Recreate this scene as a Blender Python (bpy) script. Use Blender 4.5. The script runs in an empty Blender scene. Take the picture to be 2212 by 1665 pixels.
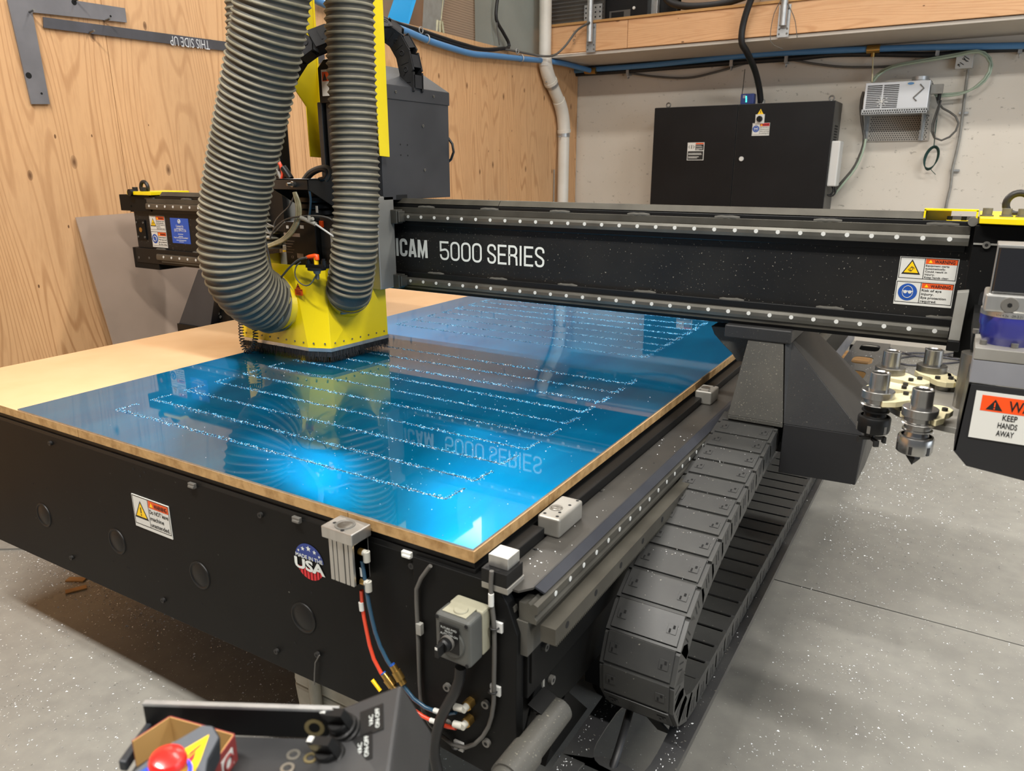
import bpy, bmesh, math, random
from mathutils import Vector as V, Matrix as MX

random.seed(7)
sc = bpy.context.scene
COL = sc.collection

# ---------------------------------------------------------------- camera
W_, H_ = 2212, 1665
FPX = 1602.5
YAW, PIT = math.radians(-31.155), math.radians(16.34)
CAM = V((0, 0, 1.5266))
FW = V((math.sin(YAW) * math.cos(PIT), math.cos(YAW) * math.cos(PIT), -math.sin(PIT)))
RT = V((math.cos(YAW), -math.sin(YAW), 0))
DN = FW.cross(RT)


def ray(px, py):
    return FW + RT * ((px - W_ / 2) / FPX) + DN * ((py - H_ / 2) / FPX)


def at(px, py, ax, val):
    """point of the plane <ax> = val that is seen at a pixel of the photograph"""
    d = ray(px, py)
    i = 'xyz'.index(ax)
    return CAM + d * ((val - CAM[i]) / d[i])


def deep(px, py, z):
    return CAM + ray(px, py) * z


cam = bpy.data.objects.new('camera', bpy.data.cameras.new('camera'))
COL.objects.link(cam)
m = MX.Identity(4)
for i in range(3):
    m[i][0], m[i][1], m[i][2], m[i][3] = RT[i], -DN[i], -FW[i], CAM[i]
cam.matrix_world = m
cam.data.sensor_width = 36
cam.data.lens = FPX / W_ * 36
cam.data.clip_start = .02
cam.data.dof.use_dof = True
cam.data.dof.focus_distance = 2.5
cam.data.dof.aperture_fstop = 7.0
sc.camera = cam

# ---------------------------------------------------------------- world, lamps, exposure
wd = bpy.data.worlds.new('world')
sc.world = wd
wd.use_nodes = True
bg = wd.node_tree.nodes['Background']
bg.inputs[0].default_value = (.80, .88, 1, 1)
bg.inputs[1].default_value = .14


def lamp(name, loc, sx, sy, power, col=(1, .97, .92), target=None):
    d = bpy.data.lights.new(name, 'AREA')
    d.shape = 'RECTANGLE'
    d.size, d.size_y = sx, sy
    d.energy = power
    d.color = col
    o = bpy.data.objects.new(name, d)
    COL.objects.link(o)
    o.location = loc
    if target is not None:
        o.rotation_euler = (V(target) - V(loc)).to_track_quat('-Z', 'Y').to_euler()
    return o


lamp('bay_lamp', (-1.5, -.7, 5.2), 2.4, .25, 260)
lamp('bay_lamp', (2.2, -.3, 5.2), 2.4, .25, 210)
lamp('bay_lamp', (1.8, 3.6, 5.2), 2.4, .25, 120)
lamp('bay_lamp', (-1.6, 3.4, 5.2), 2.4, .25, 50)
lamp('bay_lamp', (-4.3, 6.6, 5.2), 1.6, .3, 115)
lamp('bay_lamp', (-5.6, 5.6, 5.2), 1.6, .3, 300)
lamp('door_daylight', (4.8, 2.6, 1.9), 3.4, 3.0, 90, (.82, .90, 1), (0, 4.2, .9))

sc.view_settings.view_transform = 'Standard'
sc.view_settings.look = 'None'
sc.view_settings.gamma = 1
sc.view_settings.use_curve_mapping = False
sc.view_settings.exposure = .48
sc.cycles.max_bounces = 8
sc.cycles.use_denoising = True
sc.cycles.sample_clamp_indirect = 6
sc.cycles.caustics_reflective = False
sc.cycles.caustics_refractive = False


# ---------------------------------------------------------------- materials
def C(h):
    h = h.lstrip('#')
    o = []
    for i in (0, 2, 4):
        c = int(h[i:i + 2], 16) / 255
        o.append(c / 12.92 if c <= .04045 else ((c + .055) / 1.055) ** 2.4)
    return (*o, 1)


def nmat(name):
    mt = bpy.data.materials.new(name)
    mt.use_nodes = True
    nt = mt.node_tree
    return mt, nt, nt.nodes['Principled BSDF']


def N(nt, kind, **kw):
    n = nt.nodes.new(kind)
    for k, v in kw.items():
        setattr(n, k, v)
    return n


def link(nt, a, b):
    nt.links.new(a, b)


def math_(nt, op, a, b=None):
    n = nt.nodes.new('ShaderNodeMath')
    n.operation = op
    for i, x in enumerate((a, b)):
        if x is None:
            continue
        if isinstance(x, (int, float)):
            n.inputs[i].default_value = x
        else:
            link(nt, x, n.inputs[i])
    return n.outputs[0]


def coord(nt, scale=(1, 1, 1), kind='Object'):
    tc = N(nt, 'ShaderNodeTexCoord')
    mp = N(nt, 'ShaderNodeMapping')
    mp.inputs['Scale'].default_value = scale
    link(nt, tc.outputs[kind], mp.inputs[0])
    return mp.outputs[0]


def noise(nt, vec, scale, detail=3, rough=.55):
    n = N(nt, 'ShaderNodeTexNoise')
    n.inputs['Scale'].default_value = scale
    n.inputs['Detail'].default_value = detail
    n.inputs['Roughness'].default_value = rough
    link(nt, vec, n.inputs['Vector'])
    return n.outputs['Fac']


def ramp(nt, fac, a, b, ca=(0, 0, 0, 1), cb=(1, 1, 1, 1)):
    r = N(nt, 'ShaderNodeValToRGB')
    r.color_ramp.elements[0].position = a
    r.color_ramp.elements[1].position = b
    r.color_ramp.elements[0].color = ca
    r.color_ramp.elements[1].color = cb
    link(nt, fac, r.inputs[0])
    return r.outputs[0]


def mix(nt, fac, a, b):
    n = N(nt, 'ShaderNodeMix', data_type='RGBA')
    for sock, x in ((n.inputs[0], fac), (n.inputs[6], a), (n.inputs[7], b)):
        if isinstance(x, (int, float)):
            sock.default_value = x
        elif isinstance(x, tuple):
            sock.default_value = x
        else:
            link(nt, x, sock)
    return n.outputs[2]


def bump(nt, bs, h, strength=.2, dist=.002):
    b = N(nt, 'ShaderNodeBump')
    b.inputs['Strength'].default_value = strength
    b.inputs['Distance'].default_value = dist
    link(nt, h, b.inputs['Height'])
    link(nt, b.outputs[0], bs.inputs['Normal'])


def mat(name, col, rough=.5, metal=0., col2=None, nscale=8, n0=.4, n1=.7, stretch=(1, 1, 1), bumps=0, bscale=200,
        specks=None, sscale=300, scut=.72, coat=0, coatr=.05, emit=None, spec=.5):
    """principled surface: colour, a noise-mixed second colour, dust specks and a fine relief"""
    mt, nt, bs = nmat(name)
    c = C(col)
    bs.inputs['Base Color'].default_value = c
    bs.inputs['Roughness'].default_value = rough
    bs.inputs['Metallic'].default_value = metal
    bs.inputs['Specular IOR Level'].default_value = spec
    bs.inputs['Coat Weight'].default_value = coat
    bs.inputs['Coat Roughness'].default_value = coatr
    src = None
    if col2 or specks or bumps:
        vec = coord(nt, stretch)
    if col2:
        f = ramp(nt, noise(nt, vec, nscale, 4), n0, n1)
        src = mix(nt, f, c, C(col2))
    if specks:
        f = ramp(nt, noise(nt, vec, sscale, 2), scut, scut + .04)
        src = mix(nt, f, src if src is not None else c, C(specks))
    if src is not None:
        link(nt, src, bs.inputs['Base Color'])
    if bumps:
        bump(nt, bs, noise(nt, vec, bscale, 2), bumps)
    if emit:
        bs.inputs['Emission Color'].default_value = C(emit[0])
        bs.inputs['Emission Strength'].default_value = emit[1]
    return mt


def plywood(name, base, dark, along='z'):
    mt, nt, bs = nmat(name)
    st = {'z': (1, 1, .11), 'x': (.12, 1, 1), 'y': (1, .12, 1)}[along]
    vec = coord(nt, st)
    n1 = noise(nt, vec, 1.9, 2, .5)
    rings = math_(nt, 'SINE', math_(nt, 'MULTIPLY', n1, 300))
    rg = ramp(nt, rings, .45, .98)
    n2 = noise(nt, vec, 60, 3, .6)
    big = noise(nt, coord(nt), 1.1, 2)
    amount = math_(nt, 'MULTIPLY', rg, ramp(nt, big, .25, .7, (.12, .12, .12, 1), (.55, .55, .55, 1)))
    c1 = mix(nt, amount, C(base), C(dark))
    c2 = mix(nt, ramp(nt, n2, .45, .8, (0, 0, 0, 1), (.3, .3, .3, 1)), c1, C(dark))
    tone = mix(nt, ramp(nt, noise(nt, coord(nt), .7, 2), .35, .7), (1, 1, 1, 1), (1.12, 1.08, 1.02, 1))
    mul = N(nt, 'ShaderNodeMix', data_type='RGBA', blend_type='MULTIPLY')
    mul.inputs[0].default_value = 1
    link(nt, c2, mul.inputs[6])
    link(nt, tone, mul.inputs[7])
    vo = N(nt, 'ShaderNodeTexVoronoi', voronoi_dimensions='2D')
    vo.inputs['Scale'].default_value = 5.5
    kst = {'z': (1, 1, .5), 'x': (.5, 1, 1), 'y': (1, .5, 1)}[along]
    s3, c3 = N(nt, 'ShaderNodeSeparateXYZ'), N(nt, 'ShaderNodeCombineXYZ')
    link(nt, coord(nt, kst), s3.inputs[0])
    link(nt, s3.outputs[1 if along == 'z' else 0], c3.inputs[0])
    link(nt, s3.outputs[2], c3.inputs[1])
    link(nt, c3.outputs[0], vo.inputs['Vector'])
    sep = N(nt, 'ShaderNodeSeparateColor')
    link(nt, vo.outputs['Color'], sep.inputs[0])
    size = math_(nt, 'MULTIPLY', ramp(nt, sep.outputs[0], .45, 1.0), .085)
    knot = math_(nt, 'LESS_THAN', vo.outputs['Distance'], size)
    core = ramp(nt, vo.outputs['Distance'], .015, .07, (.9, .9, .9, 1), (.35, .35, .35, 1))
    kf = math_(nt, 'MULTIPLY', knot, core)
    link(nt, mix(nt, kf, mul.outputs[2], C('#5e3c20')), bs.inputs['Base Color'])
    bs.inputs['Roughness'].default_value = .6
    bump(nt, bs, rg, .08, .001)
    return mt


M = {}
M['ply'] = plywood('plywood', '#cda377', '#94643a')
M['plank'] = plywood('spruce_plank', '#cfa47a', '#b07c4e', 'x')
M['mdf'] = mat('mdf', '#cba67c', .7, col2='#c0986c', nscale=2.2, specks='#b8935f', sscale=90, scut=.74, bumps=.05)
M['mdf_edge'] = mat('mdf_edge', '#b3905f', .8, col2='#8f6d40', nscale=45)
M['black'] = mat('black_panel', '#0c0c0c', .5, spec=.16, col2='#111110', nscale=3, specks='#55554f', sscale=70, scut=.76, bumps=.03, bscale=900)
M['blackdust'] = mat('dusty_black', '#121212', .5, spec=.3, col2='#1d1c1a', nscale=4, specks='#8b877c', sscale=160, scut=.675, bumps=.04)
M['blackmatt'] = mat('black_plastic', '#0e0e0e', .45, spec=.3)
M['hood'] = mat('textured_grey_hood', '#403f3b', .5, col2='#4c4a44', nscale=5, specks='#7c786b', sscale=260, scut=.66, bumps=.12, bscale=600)
M['hooddark'] = mat('textured_black_hood', '#232324', .45, col2='#2b2b2a', nscale=5, specks='#55524a', sscale=260, scut=.70, bumps=.12, bscale=600)
M['zbox'] = mat('charcoal_housing', '#2f3033', .5, spec=.35, col2='#3f4043', nscale=2, specks='#6a6a6a', sscale=120, scut=.77, bumps=.05, bscale=900)
M['steel'] = mat('ground_steel', '#8d8a84', .34, .9, col2='#77746d', nscale=6, stretch=(1, 1, 1))
M['railmetal'] = mat('rail_steel', '#696760', .4, .7, col2='#504e48', nscale=9, n0=.35, n1=.75)
M['brownsteel'] = mat('dusty_steel', '#4d4a42', .5, .4, col2='#3c3932', nscale=8)
M['cap'] = mat('rail_cap_pale', '#c9cbc8', .5)
M['alu'] = mat('aluminium', '#c4c3bf', .34, .85, col2='#b2b1ac', nscale=30, stretch=(1, 1, .1))
M['aluplate'] = mat('aluminium_plate', '#aaa7a0', .45, .6, col2='#8f8c84', nscale=5, n0=.35)
M['chrome'] = mat('satin_steel', '#b0afac', .27, .95, col2='#9c9b98', nscale=20)
M['bolt'] = mat('bolt_steel', '#8d8c88', .3, .9)
M['boltdark'] = mat('black_bolt', '#2b2a29', .45, .3)
M['boltgrey'] = mat('grey_bolt', '#6b6964', .45, .3)
M['yellow'] = mat('yellow_paint', '#f0d808', .34, col2='#e8cd06', nscale=3, coat=.3, coatr=.15)
M['yellowdull'] = mat('yellow_guard_paint', '#e4cd10', .4, col2='#d8c010', nscale=3, specks='#54501a', sscale=30, scut=.80)
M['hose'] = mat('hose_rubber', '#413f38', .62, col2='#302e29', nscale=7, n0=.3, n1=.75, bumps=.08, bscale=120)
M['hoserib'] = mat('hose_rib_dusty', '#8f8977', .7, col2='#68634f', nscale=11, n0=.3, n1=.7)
M['chain'] = mat('cable_chain_plastic', '#323231', .48, col2='#3d3d3a', nscale=7, specks='#8f8c80', sscale=130, scut=.73, bumps=.04)
M['chaindark'] = mat('cable_chain_black', '#1d1d1f', .6, spec=.25, col2='#2c2c2e', nscale=9)
M['hole'] = mat('dark_hole', '#050505', .9)
M['white'] = mat('sticker_white', '#cdcdc7', .4)
M['orange'] = mat('sticker_orange', '#d9521c', .4)
M['bright_orange'] = mat('sign_orange', '#ea4d10', .4)
M['ink'] = mat('sticker_ink', '#141414', .5)
M['signyellow'] = mat('sticker_yellow', '#f0c410', .4)
M['signblue'] = mat('sticker_blue', '#1f4c9c', .4)
M['contactblue'] = mat('contact_blue', '#1d4fb0', .35)
M['usablue'] = mat('emblem_blue', '#23387e', .4)
M['usared'] = mat('emblem_red', '#c8202a', .4)
M['letter'] = mat('white_lettering', '#d3d8d4', .45)
M['pvc'] = mat('white_pvc', '#d6d2c8', .35, col2='#c9c4b8', nscale=4)
M['blueline'] = mat('blue_air_pipe', '#4f83b5', .4)
M['cable'] = mat('grey_cable', '#55534f', .55)
M['cableblack'] = mat('black_cable', '#151516', .5)
M['cabinet'] = mat('black_cabinet', '#0f0f10', .45, spec=.25, col2='#161617', nscale=1.4, n0=.42, n1=.62, bumps=.03, bscale=700)
M['cabgrey'] = mat('cabinet_side_grey', '#4c4b48', .5)
M['wallpaint'] = None
M['plasticwhite'] = mat('white_plastic', '#c9c9c5', .4)
M['plasticgrey'] = mat('grey_plastic', '#8b8a84', .5, col2='#7f7d77', nscale=20)
M['boxgrey'] = mat('switch_box_grey', '#474845', .5, col2='#50514d', nscale=10)
M['boxcream'] = mat('switch_box_cream', '#96937f', .55, col2='#888573', nscale=14)
M['nylon'] = mat('cream_nylon', '#ddd3ac', .5, col2='#cfc59c', nscale=14)
M['brass'] = mat('brass', '#b08c4c', .3, .9)
M['redtube'] = mat('red_tube', '#d8472c', .35)
M['bluetube'] = mat('blue_tube', '#2b4a60', .3)
M['cleartube'] = mat('clear_tube', '#b8b394', .3, col2='#9a9576', nscale=40)
M['greentube'] = mat('green_clear_tube', '#9fae9a', .35)
M['cardboard'] = mat('cardboard', '#a48c76', .75, col2='#96806c', nscale=3, bumps=.05)
M['cardgrey'] = mat('brown_card_sheet', '#9c8878', .7, col2='#8d7b6c', nscale=2)
M['cyanfilm'] = mat('cyan_film', '#18a4ea', .3, coat=.5)
M['galv'] = mat('galvanised', '#b4b6b6', .38, .7, col2='#9fa1a1', nscale=25)
M['column'] = mat('grey_column', '#868a83', .5, col2='#8e928b', nscale=3)
M['darkpoly'] = mat('dark_corrugated', '#45433f', .7, spec=.2, col2='#3a3836', nscale=3)
M['purple'] = mat('blue_gearbox', '#2c2f86', .3, coat=.4, coatr=.1)
M['window'] = mat('smoky_cover', '#1c1b1d', .12, coat=1, coatr=.03)
M['aludusty'] = mat('dusty_painted_metal', '#8f9095', .4, .3, col2='#7c7d83', nscale=4, n0=.35)
M['blackbox'] = mat('black_cover', '#1d1d1f', .4, bumps=.05, bscale=900)
M['console'] = mat('console_black', '#2a2a2b', .42, col2='#343434', nscale=9, specks='#8a8882', sscale=90, scut=.76, bumps=.06)
M['redbox'] = mat('dark_red_box', '#7e2f2c', .6, col2='#6d2724', nscale=12)
M['cardin'] = mat('box_inside', '#b78f54', .7)
M['estop'] = mat('red_button', '#d3211c', .3, coat=.6, coatr=.1)
M['pendant'] = mat('pendant_grey', '#4d5157', .5)
M['pendantdark'] = mat('pendant_dark', '#22262b', .5)
M['washer'] = mat('washer_zinc', '#bdb8ac', .3, .9)
M['washeryellow'] = mat('washer_yellow_zinc', '#b5a67a', .32, .9)
M['bristle'] = mat('black_bristle', '#1b1a1a', .7)
M['chip'] = mat('aluminium_chip', '#e8eaea', .3, .1)
M['chipblue'] = mat('blue_film_chip', '#62c0f0', .35, .1)
M['groove'] = mat('cut_groove', '#3d4a52', .5, .4)
M['jug'] = mat('white_plastic_tub', '#b5b1a4', .5, col2='#8f8b7d', nscale=6, n0=.45)
M['wood'] = mat('wood_block', '#b98d55', .6, col2='#9d7340', nscale=12, stretch=(.2, 1, 1))
M['blued'] = mat('darkblue_case', '#23356e', .4)
M['led'] = mat('green_led', '#20d890', .4, emit=('#30ffb0', 4))
M['bluelight'] = mat('blue_light_ring', '#2030c0', .4, emit=('#2a3cff', 1.2))
M['darkgreen'] = mat('green_wire', '#163a33', .5)
M['barsteel'] = mat('grey_steel_bar', '#7d7c80', .4, .55, col2='#8b8a8e', nscale=5)
M['bardark'] = mat('dark_steel_bar', '#56565a', .42, .55, col2='#62626a', nscale=5)
M['engraved'] = mat('engraved_letters', '#c4c6c8', .4)
M['fingrey'] = mat('fitting_grey', '#b2b0a6', .45)
M['fan'] = mat('fan_dark', '#2b2b2b', .6)
M['carriagealu'] = mat('carriage_aluminium', '#9c9b96', .4, .5, col2='#8b8a85', nscale=4)
M['soffit'] = mat('painted_drywall', '#b9b3a9', .8, col2='#b1aba1', nscale=2)
M['dust'] = mat('grey_sealant', '#45433d', .7)
M['coverplate'] = mat('dusty_dark_steel', '#3b3936', .42, .3, col2='#484540', nscale=5)
M['lipsteel'] = mat('dark_blue_steel', '#3a3c43', .35, .4, col2='#45474d', nscale=6)
M['traysteel'] = mat('tray_steel', '#3a3a3b', .34, .2, spec=.6, col2='#484846', nscale=6, specks='#8b877c', sscale=160, scut=.70)
M['heatercase'] = mat('bright_sheet_metal', '#cdd0d3', .35, .35)
M['darkinside'] = mat('storage_dark', '#4a443d', .9)


def film_material():
    """aluminium sheet under a clear blue protective film"""
    mt, nt, bs = nmat('blue_film_on_aluminium')
    vec = coord(nt, (1, 1, 1))
    n = noise(nt, coord(nt, (1.2, .25, 1)), 5, 4, .6)
    link(nt, mix(nt, ramp(nt, n, .35, .7), C('#0592cf'), C('#0aa4de')), bs.inputs['Base Color'])
    bs.inputs['Metallic'].default_value = .92
    rr = N(nt, 'ShaderNodeMapRange')
    rr.inputs[3].default_value = .30
    rr.inputs[4].default_value = .38
    link(nt, n, rr.inputs[0])
    link(nt, rr.outputs[0], bs.inputs['Roughness'])
    bs.inputs['Specular Tint'].default_value = C('#2cb4ee')
    bs.inputs['Coat Weight'].default_value = 1
    bs.inputs['Coat IOR'].default_value = 1.75
    bs.inputs['Coat Roughness'].default_value = .025
    return mt


M['film'] = film_material()


def concrete():
    mt, nt, bs = nmat('concrete_floor')
    vec = coord(nt)
    a = noise(nt, vec, 1.1, 5, .6)
    b = noise(nt, vec, 14, 4, .6)
    c1 = mix(nt, ramp(nt, a, .3, .72), C('#86847d'), C('#9a9890'))
    c2 = mix(nt, ramp(nt, b, .35, .75, (0, 0, 0, 1), (.55, .55, .55, 1)), c1, C('#7a7874'))
    s = ramp(nt, noise(nt, vec, 120, 2), .70, .74)
    link(nt, mix(nt, s, c2, C('#c4c2ba')), bs.inputs['Base Color'])
    rr = N(nt, 'ShaderNodeMapRange')
    rr.inputs[3].default_value = .28
    rr.inputs[4].default_value = .55
    link(nt, a, rr.inputs[0])
    link(nt, rr.outputs[0], bs.inputs['Roughness'])
    bump(nt, bs, b, .06, .002)
    return mt


M['concrete'] = concrete()


def wallpaint():
    mt, nt, bs = nmat('scuffed_wall_paint')
    vec = coord(nt)
    a = noise(nt, vec, .9, 4, .6)
    c1 = mix(nt, ramp(nt, a, .3, .7), C('#c9c1b3'), C('#d3ccc0'))
    # small dark scuffs and chips in the paint, more of them low on the wall
    sc1 = noise(nt, coord(nt, (1, 1, 1.6)), 14, 5, .7)
    sep = N(nt, 'ShaderNodeSeparateXYZ')
    link(nt, coord(nt), sep.inputs[0])
    low = N(nt, 'ShaderNodeMapRange')
    low.inputs[1].default_value, low.inputs[2].default_value = .9, -.6
    low.inputs[3].default_value, low.inputs[4].default_value = -.03, .05
    link(nt, sep.outputs[2], low.inputs[0])
    f = ramp(nt, math_(nt, 'ADD', sc1, low.outputs[0]), .665, .72, (0, 0, 0, 1), (.6, .6, .6, 1))
    link(nt, mix(nt, f, c1, C('#6c665c')), bs.inputs['Base Color'])
    bs.inputs['Roughness'].default_value = .6
    return mt


M['wallpaint'] = wallpaint()


def ribbed_card():
    mt, nt, bs = nmat('ribbed_cardboard')
    sep = N(nt, 'ShaderNodeSeparateXYZ')
    link(nt, coord(nt), sep.inputs[0])
    w = math_(nt, 'SINE', math_(nt, 'MULTIPLY', sep.outputs[2], 330))
    link(nt, mix(nt, ramp(nt, w, .2, .9), C('#9d8670'), C('#86705c')), bs.inputs['Base Color'])
    bs.inputs['Roughness'].default_value = .8
    bump(nt, bs, w, .3, .002)
    return mt


M['ribcard'] = ribbed_card()

# ---------------------------------------------------------------- mesh building
WPOS = {}


class MB:
    """collects shapes and links them as one mesh object"""

    def __init__(s, frame=None):
        s.v, s.f, s.mi, s.sm = [], [], [], []
        s.M = frame or MX.Identity(4)
        s.mat = 0

    def add(s, verts, faces, smooth=False):
        o = len(s.v)
        s.v += [s.M @ V(p) for p in verts]
        for f in faces:
            s.f.append([i + o for i in f])
            s.mi.append(s.mat)
            s.sm.append(smooth)
        return s

    def box(s, lo, hi):
        (a, b, c), (d, e, g) = lo, hi
        return s.add([(a, b, c), (d, b, c), (d, e, c), (a, e, c), (a, b, g), (d, b, g), (d, e, g), (a, e, g)],
                     [(0, 3, 2, 1), (4, 5, 6, 7), (0, 1, 5, 4), (1, 2, 6, 5), (2, 3, 7, 6), (3, 0, 4, 7)])

    def loft(s, A, B):
        n = len(A)
        return s.add(list(A) + list(B), [tuple(range(n))[::-1], tuple(range(n, 2 * n))] +
                     [(i, (i + 1) % n, n + (i + 1) % n, n + i) for i in range(n)])

    def prism(s, poly, ax, a, b):
        k = 'xyz'.index(ax)

        def put(p, w):
            q = list(p)
            q.insert(k, w)
            return tuple(q)
        return s.loft([put(p, a) for p in poly], [put(p, b) for p in poly])

    def face(s, pts):
        return s.add(pts, [tuple(range(len(pts)))])

    def slab(s, pts, off):
        off = V(off)
        return s.loft([V(p) for p in pts], [V(p) + off for p in pts])

    def cyl(s, p0, p1, r, seg=16, r1=None, smooth=True):
        p0, p1 = V(p0), V(p1)
        r1 = r if r1 is None else r1
        d = (p1 - p0).normalized()
        u = d.orthogonal().normalized()
        w = d.cross(u)
        A, B = [], []
        for i in range(seg):
            t = 2 * math.pi * i / seg
            e = u * math.cos(t) + w * math.sin(t)
            A.append(p0 + e * r)
            B.append(p1 + e * r1)
        s.add(A + B, [(i, (i + 1) % seg, seg + (i + 1) % seg, seg + i) for i in range(seg)], smooth)
        s.add(A, [tuple(range(seg))[::-1]])
        return s.add(B, [tuple(range(seg))])

    def lathe(s, prof, base, d=(0, 0, 1), seg=24, smooth=True):
        base, d = V(base), V(d).normalized()
        u = d.orthogonal().normalized()
        w = d.cross(u)
        vs, fs = [], []
        for r, h in prof:
            for i in range(seg):
                t = 2 * math.pi * i / seg
                vs.append(base + d * h + (u * math.cos(t) + w * math.sin(t)) * max(r, 1e-5))
        # sharp corners of the profile get a ring of their own, so they stay crisp
        out, ring = vs[:seg], 0
        for k in range(len(prof) - 1):
            if k:
                d0 = V((prof[k][0] - prof[k - 1][0], prof[k][1] - prof[k - 1][1]))
                d1 = V((prof[k + 1][0] - prof[k][0], prof[k + 1][1] - prof[k][1]))
                if d0.length > 0 and d1.length > 0 and d0.angle(d1) > .55:
                    out += vs[k * seg:(k + 1) * seg]
                    ring += 1
            out += vs[(k + 1) * seg:(k + 2) * seg]
            for i in range(seg):
                j = (i + 1) % seg
                fs.append((ring * seg + i, ring * seg + j, (ring + 1) * seg + j, (ring + 1) * seg + i))
            ring += 1
        return s.add(out, fs, smooth)

    def tube(s, pts, r, seg=8, closed=False, caps=True):
        pts = [V(p) for p in pts]
        n = len(pts)
        rs = r if isinstance(r, (list, tuple)) else [r] * n
        vs, fs = [], []
        u = None
        for i, p in enumerate(pts):
            if closed:
                t = pts[(i + 1) % n] - pts[i - 1]
            else:
                t = pts[min(i + 1, n - 1)] - pts[max(i - 1, 0)]
            t = t.normalized()
            u = t.orthogonal() if u is None else u - t * u.dot(t)
            u = u.normalized()
            w = t.cross(u)
            for k in range(seg):
                a = 2 * math.pi * k / seg
                vs.append(p + (u * math.cos(a) + w * math.sin(a)) * rs[i])
        for i in range(n if closed else n - 1):
            j = (i + 1) % n
            for k in range(seg):
                l = (k + 1) % seg
                fs.append((i * seg + k, i * seg + l, j * seg + l, j * seg + k))
        s.add(vs, fs, True)
        if caps and not closed:
            s.add(vs[:seg], [tuple(range(seg))[::-1]])
            s.add(vs[-seg:], [tuple(range(seg))])
        return s

    def torus(s, c, axis, R, r, seg=20, sub=8):
        c, d = V(c), V(axis).normalized()
        u = d.orthogonal().normalized()
        w = d.cross(u)
        return s.tube([c + (u * math.cos(2 * math.pi * i / seg) + w * math.sin(2 * math.pi * i / seg)) * R
                       for i in range(seg)], r, sub, True)

    def disc(s, c, n, r, seg=16):
        c, d = V(c), V(n).normalized()
        u = d.orthogonal().normalized()
        w = d.cross(u)
        return s.add([c + (u * math.cos(2 * math.pi * i / seg) + w * math.sin(2 * math.pi * i / seg)) * r
                      for i in range(seg)], [tuple(range(seg))])

    def text(s, body, o, right, up, h, width=None, bold=0.0, align='l', lift=0.0004, spacing=1.0):
        """flat print: letters h high (capitals) starting at o, optionally squeezed to a width"""
        cu = bpy.data.curves.new('print', 'FONT')
        cu.body = body
        cu.size = 1
        cu.resolution_u = 3
        cu.offset = bold
        cu.space_character = spacing
        ob = bpy.data.objects.new('print', cu)
        COL.objects.link(ob)
        dg = bpy.context.evaluated_depsgraph_get()
        me = ob.evaluated_get(dg).to_mesh()
        co = [x.co.copy() for x in me.vertices]
        fs = [tuple(p.vertices) for p in me.polygons]
        ob.evaluated_get(dg).to_mesh_clear()
        bpy.data.objects.remove(ob)
        bpy.data.curves.remove(cu)
        if not co:
            return s
        x0, x1 = min(c.x for c in co), max(c.x for c in co)
        k = h / .69
        kx = k if width is None else width / (x1 - x0)
        right, up = V(right).normalized(), V(up).normalized()
        n = right.cross(up)
        dx = {'l': 0, 'c': -(x1 - x0) / 2, 'r': -(x1 - x0)}[align]
        return s.add([V(o) + right * ((c.x - x0 + dx) * kx) + up * (c.y * k) + n * lift for c in co], fs)

    def stroke(s, pts, w, closed=False, lift=0.0):
        """flat band of width w along 2D points in the builder's own plane"""
        n = len(pts)
        L, R = [], []
        for i in range(n):
            a, p, c = pts[i - 1 if (i or closed) else 0], pts[i], pts[(i + 1) % n if (closed or i < n - 1) else i]
            d0 = (V((p[0] - a[0], p[1] - a[1])) if a != p else V((c[0] - p[0], c[1] - p[1]))).normalized()
            d1 = (V((c[0] - p[0], c[1] - p[1])) if c != p else d0).normalized()
            t = (d0 + d1)
            t = t.normalized() if t.length > .05 else d0
            m_ = V((-t.y, t.x)) * (w / 2 / max(.42, abs(t.dot(d0))))
            L.append((p[0] + m_.x, p[1] + m_.y, lift))
            R.append((p[0] - m_.x, p[1] - m_.y, lift))
        k = n if closed else n - 1
        return s.add(L + R, [(i, (i + 1) % n, n + (i + 1) % n, n + i) for i in range(k)])

    def letters(s, word, x, width, h, t, gap=.16):
        """condensed sans capitals drawn as bands: from x, width wide in all, h high, stroke t"""
        rel = {'I': .34, 'M': 1.28, '1': .5, ' ': .5}
        tot = sum(rel.get(c, 1) for c in word) + gap * (len(word) - 1)
        u = width / tot
        for c in word:
            w = rel.get(c, 1) * u
            l, r, b, T, m_ = x + t / 2, x + w - t / 2, t / 2, h - t / 2, h / 2
            q = (r - l) * .42

            def arc(cx, cy, a0, a1):
                return [(cx + q * math.cos(math.radians(a0 + (a1 - a0) * i / 5)), cy + q * math.sin(math.radians(a0 + (a1 - a0) * i / 5))) for i in range(6)]
            P = []
            if c == 'I':
                P = [([(x + w / 2, 0), (x + w / 2, h)], 0)]
            elif c == '0':
                P = [(arc(r - q, T - q, 0, 90) + arc(l + q, T - q, 90, 180) + arc(l + q, b + q, 180, 270) + arc(r - q, b + q, 270, 360), 1)]
            elif c == 'C':
                P = [([(r, h * .66)] + arc(r - q, T - q, 0, 90) + arc(l + q, T - q, 90, 180) + arc(l + q, b + q, 180, 270) + arc(r - q, b + q, 270, 360) + [(r, h * .34)], 0)]
            elif c == 'S':
                P = [([(r, h * .70)] + arc(r - q, T - q, 0, 90) + arc(l + q, T - q, 90, 180) + [(l, h * .66), (l + q * .5, h * .56), (r - q * .5, h * .44), (r, h * .34)] + arc(r - q, b + q, 360, 270) + arc(l + q, b + q, 270, 180) + [(l, h * .30)], 0)]
            elif c == '5':
                P = [([(r + t * .3, T), (l, T), (l, m_ + t * .1)] + arc(r - q, m_ + t * .6 - q, 90, 0) + arc(r - q, b + q, 360, 270) + arc(l + q, b + q, 270, 180) + [(l, h * .30)], 0)]
            elif c == 'E':
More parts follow.
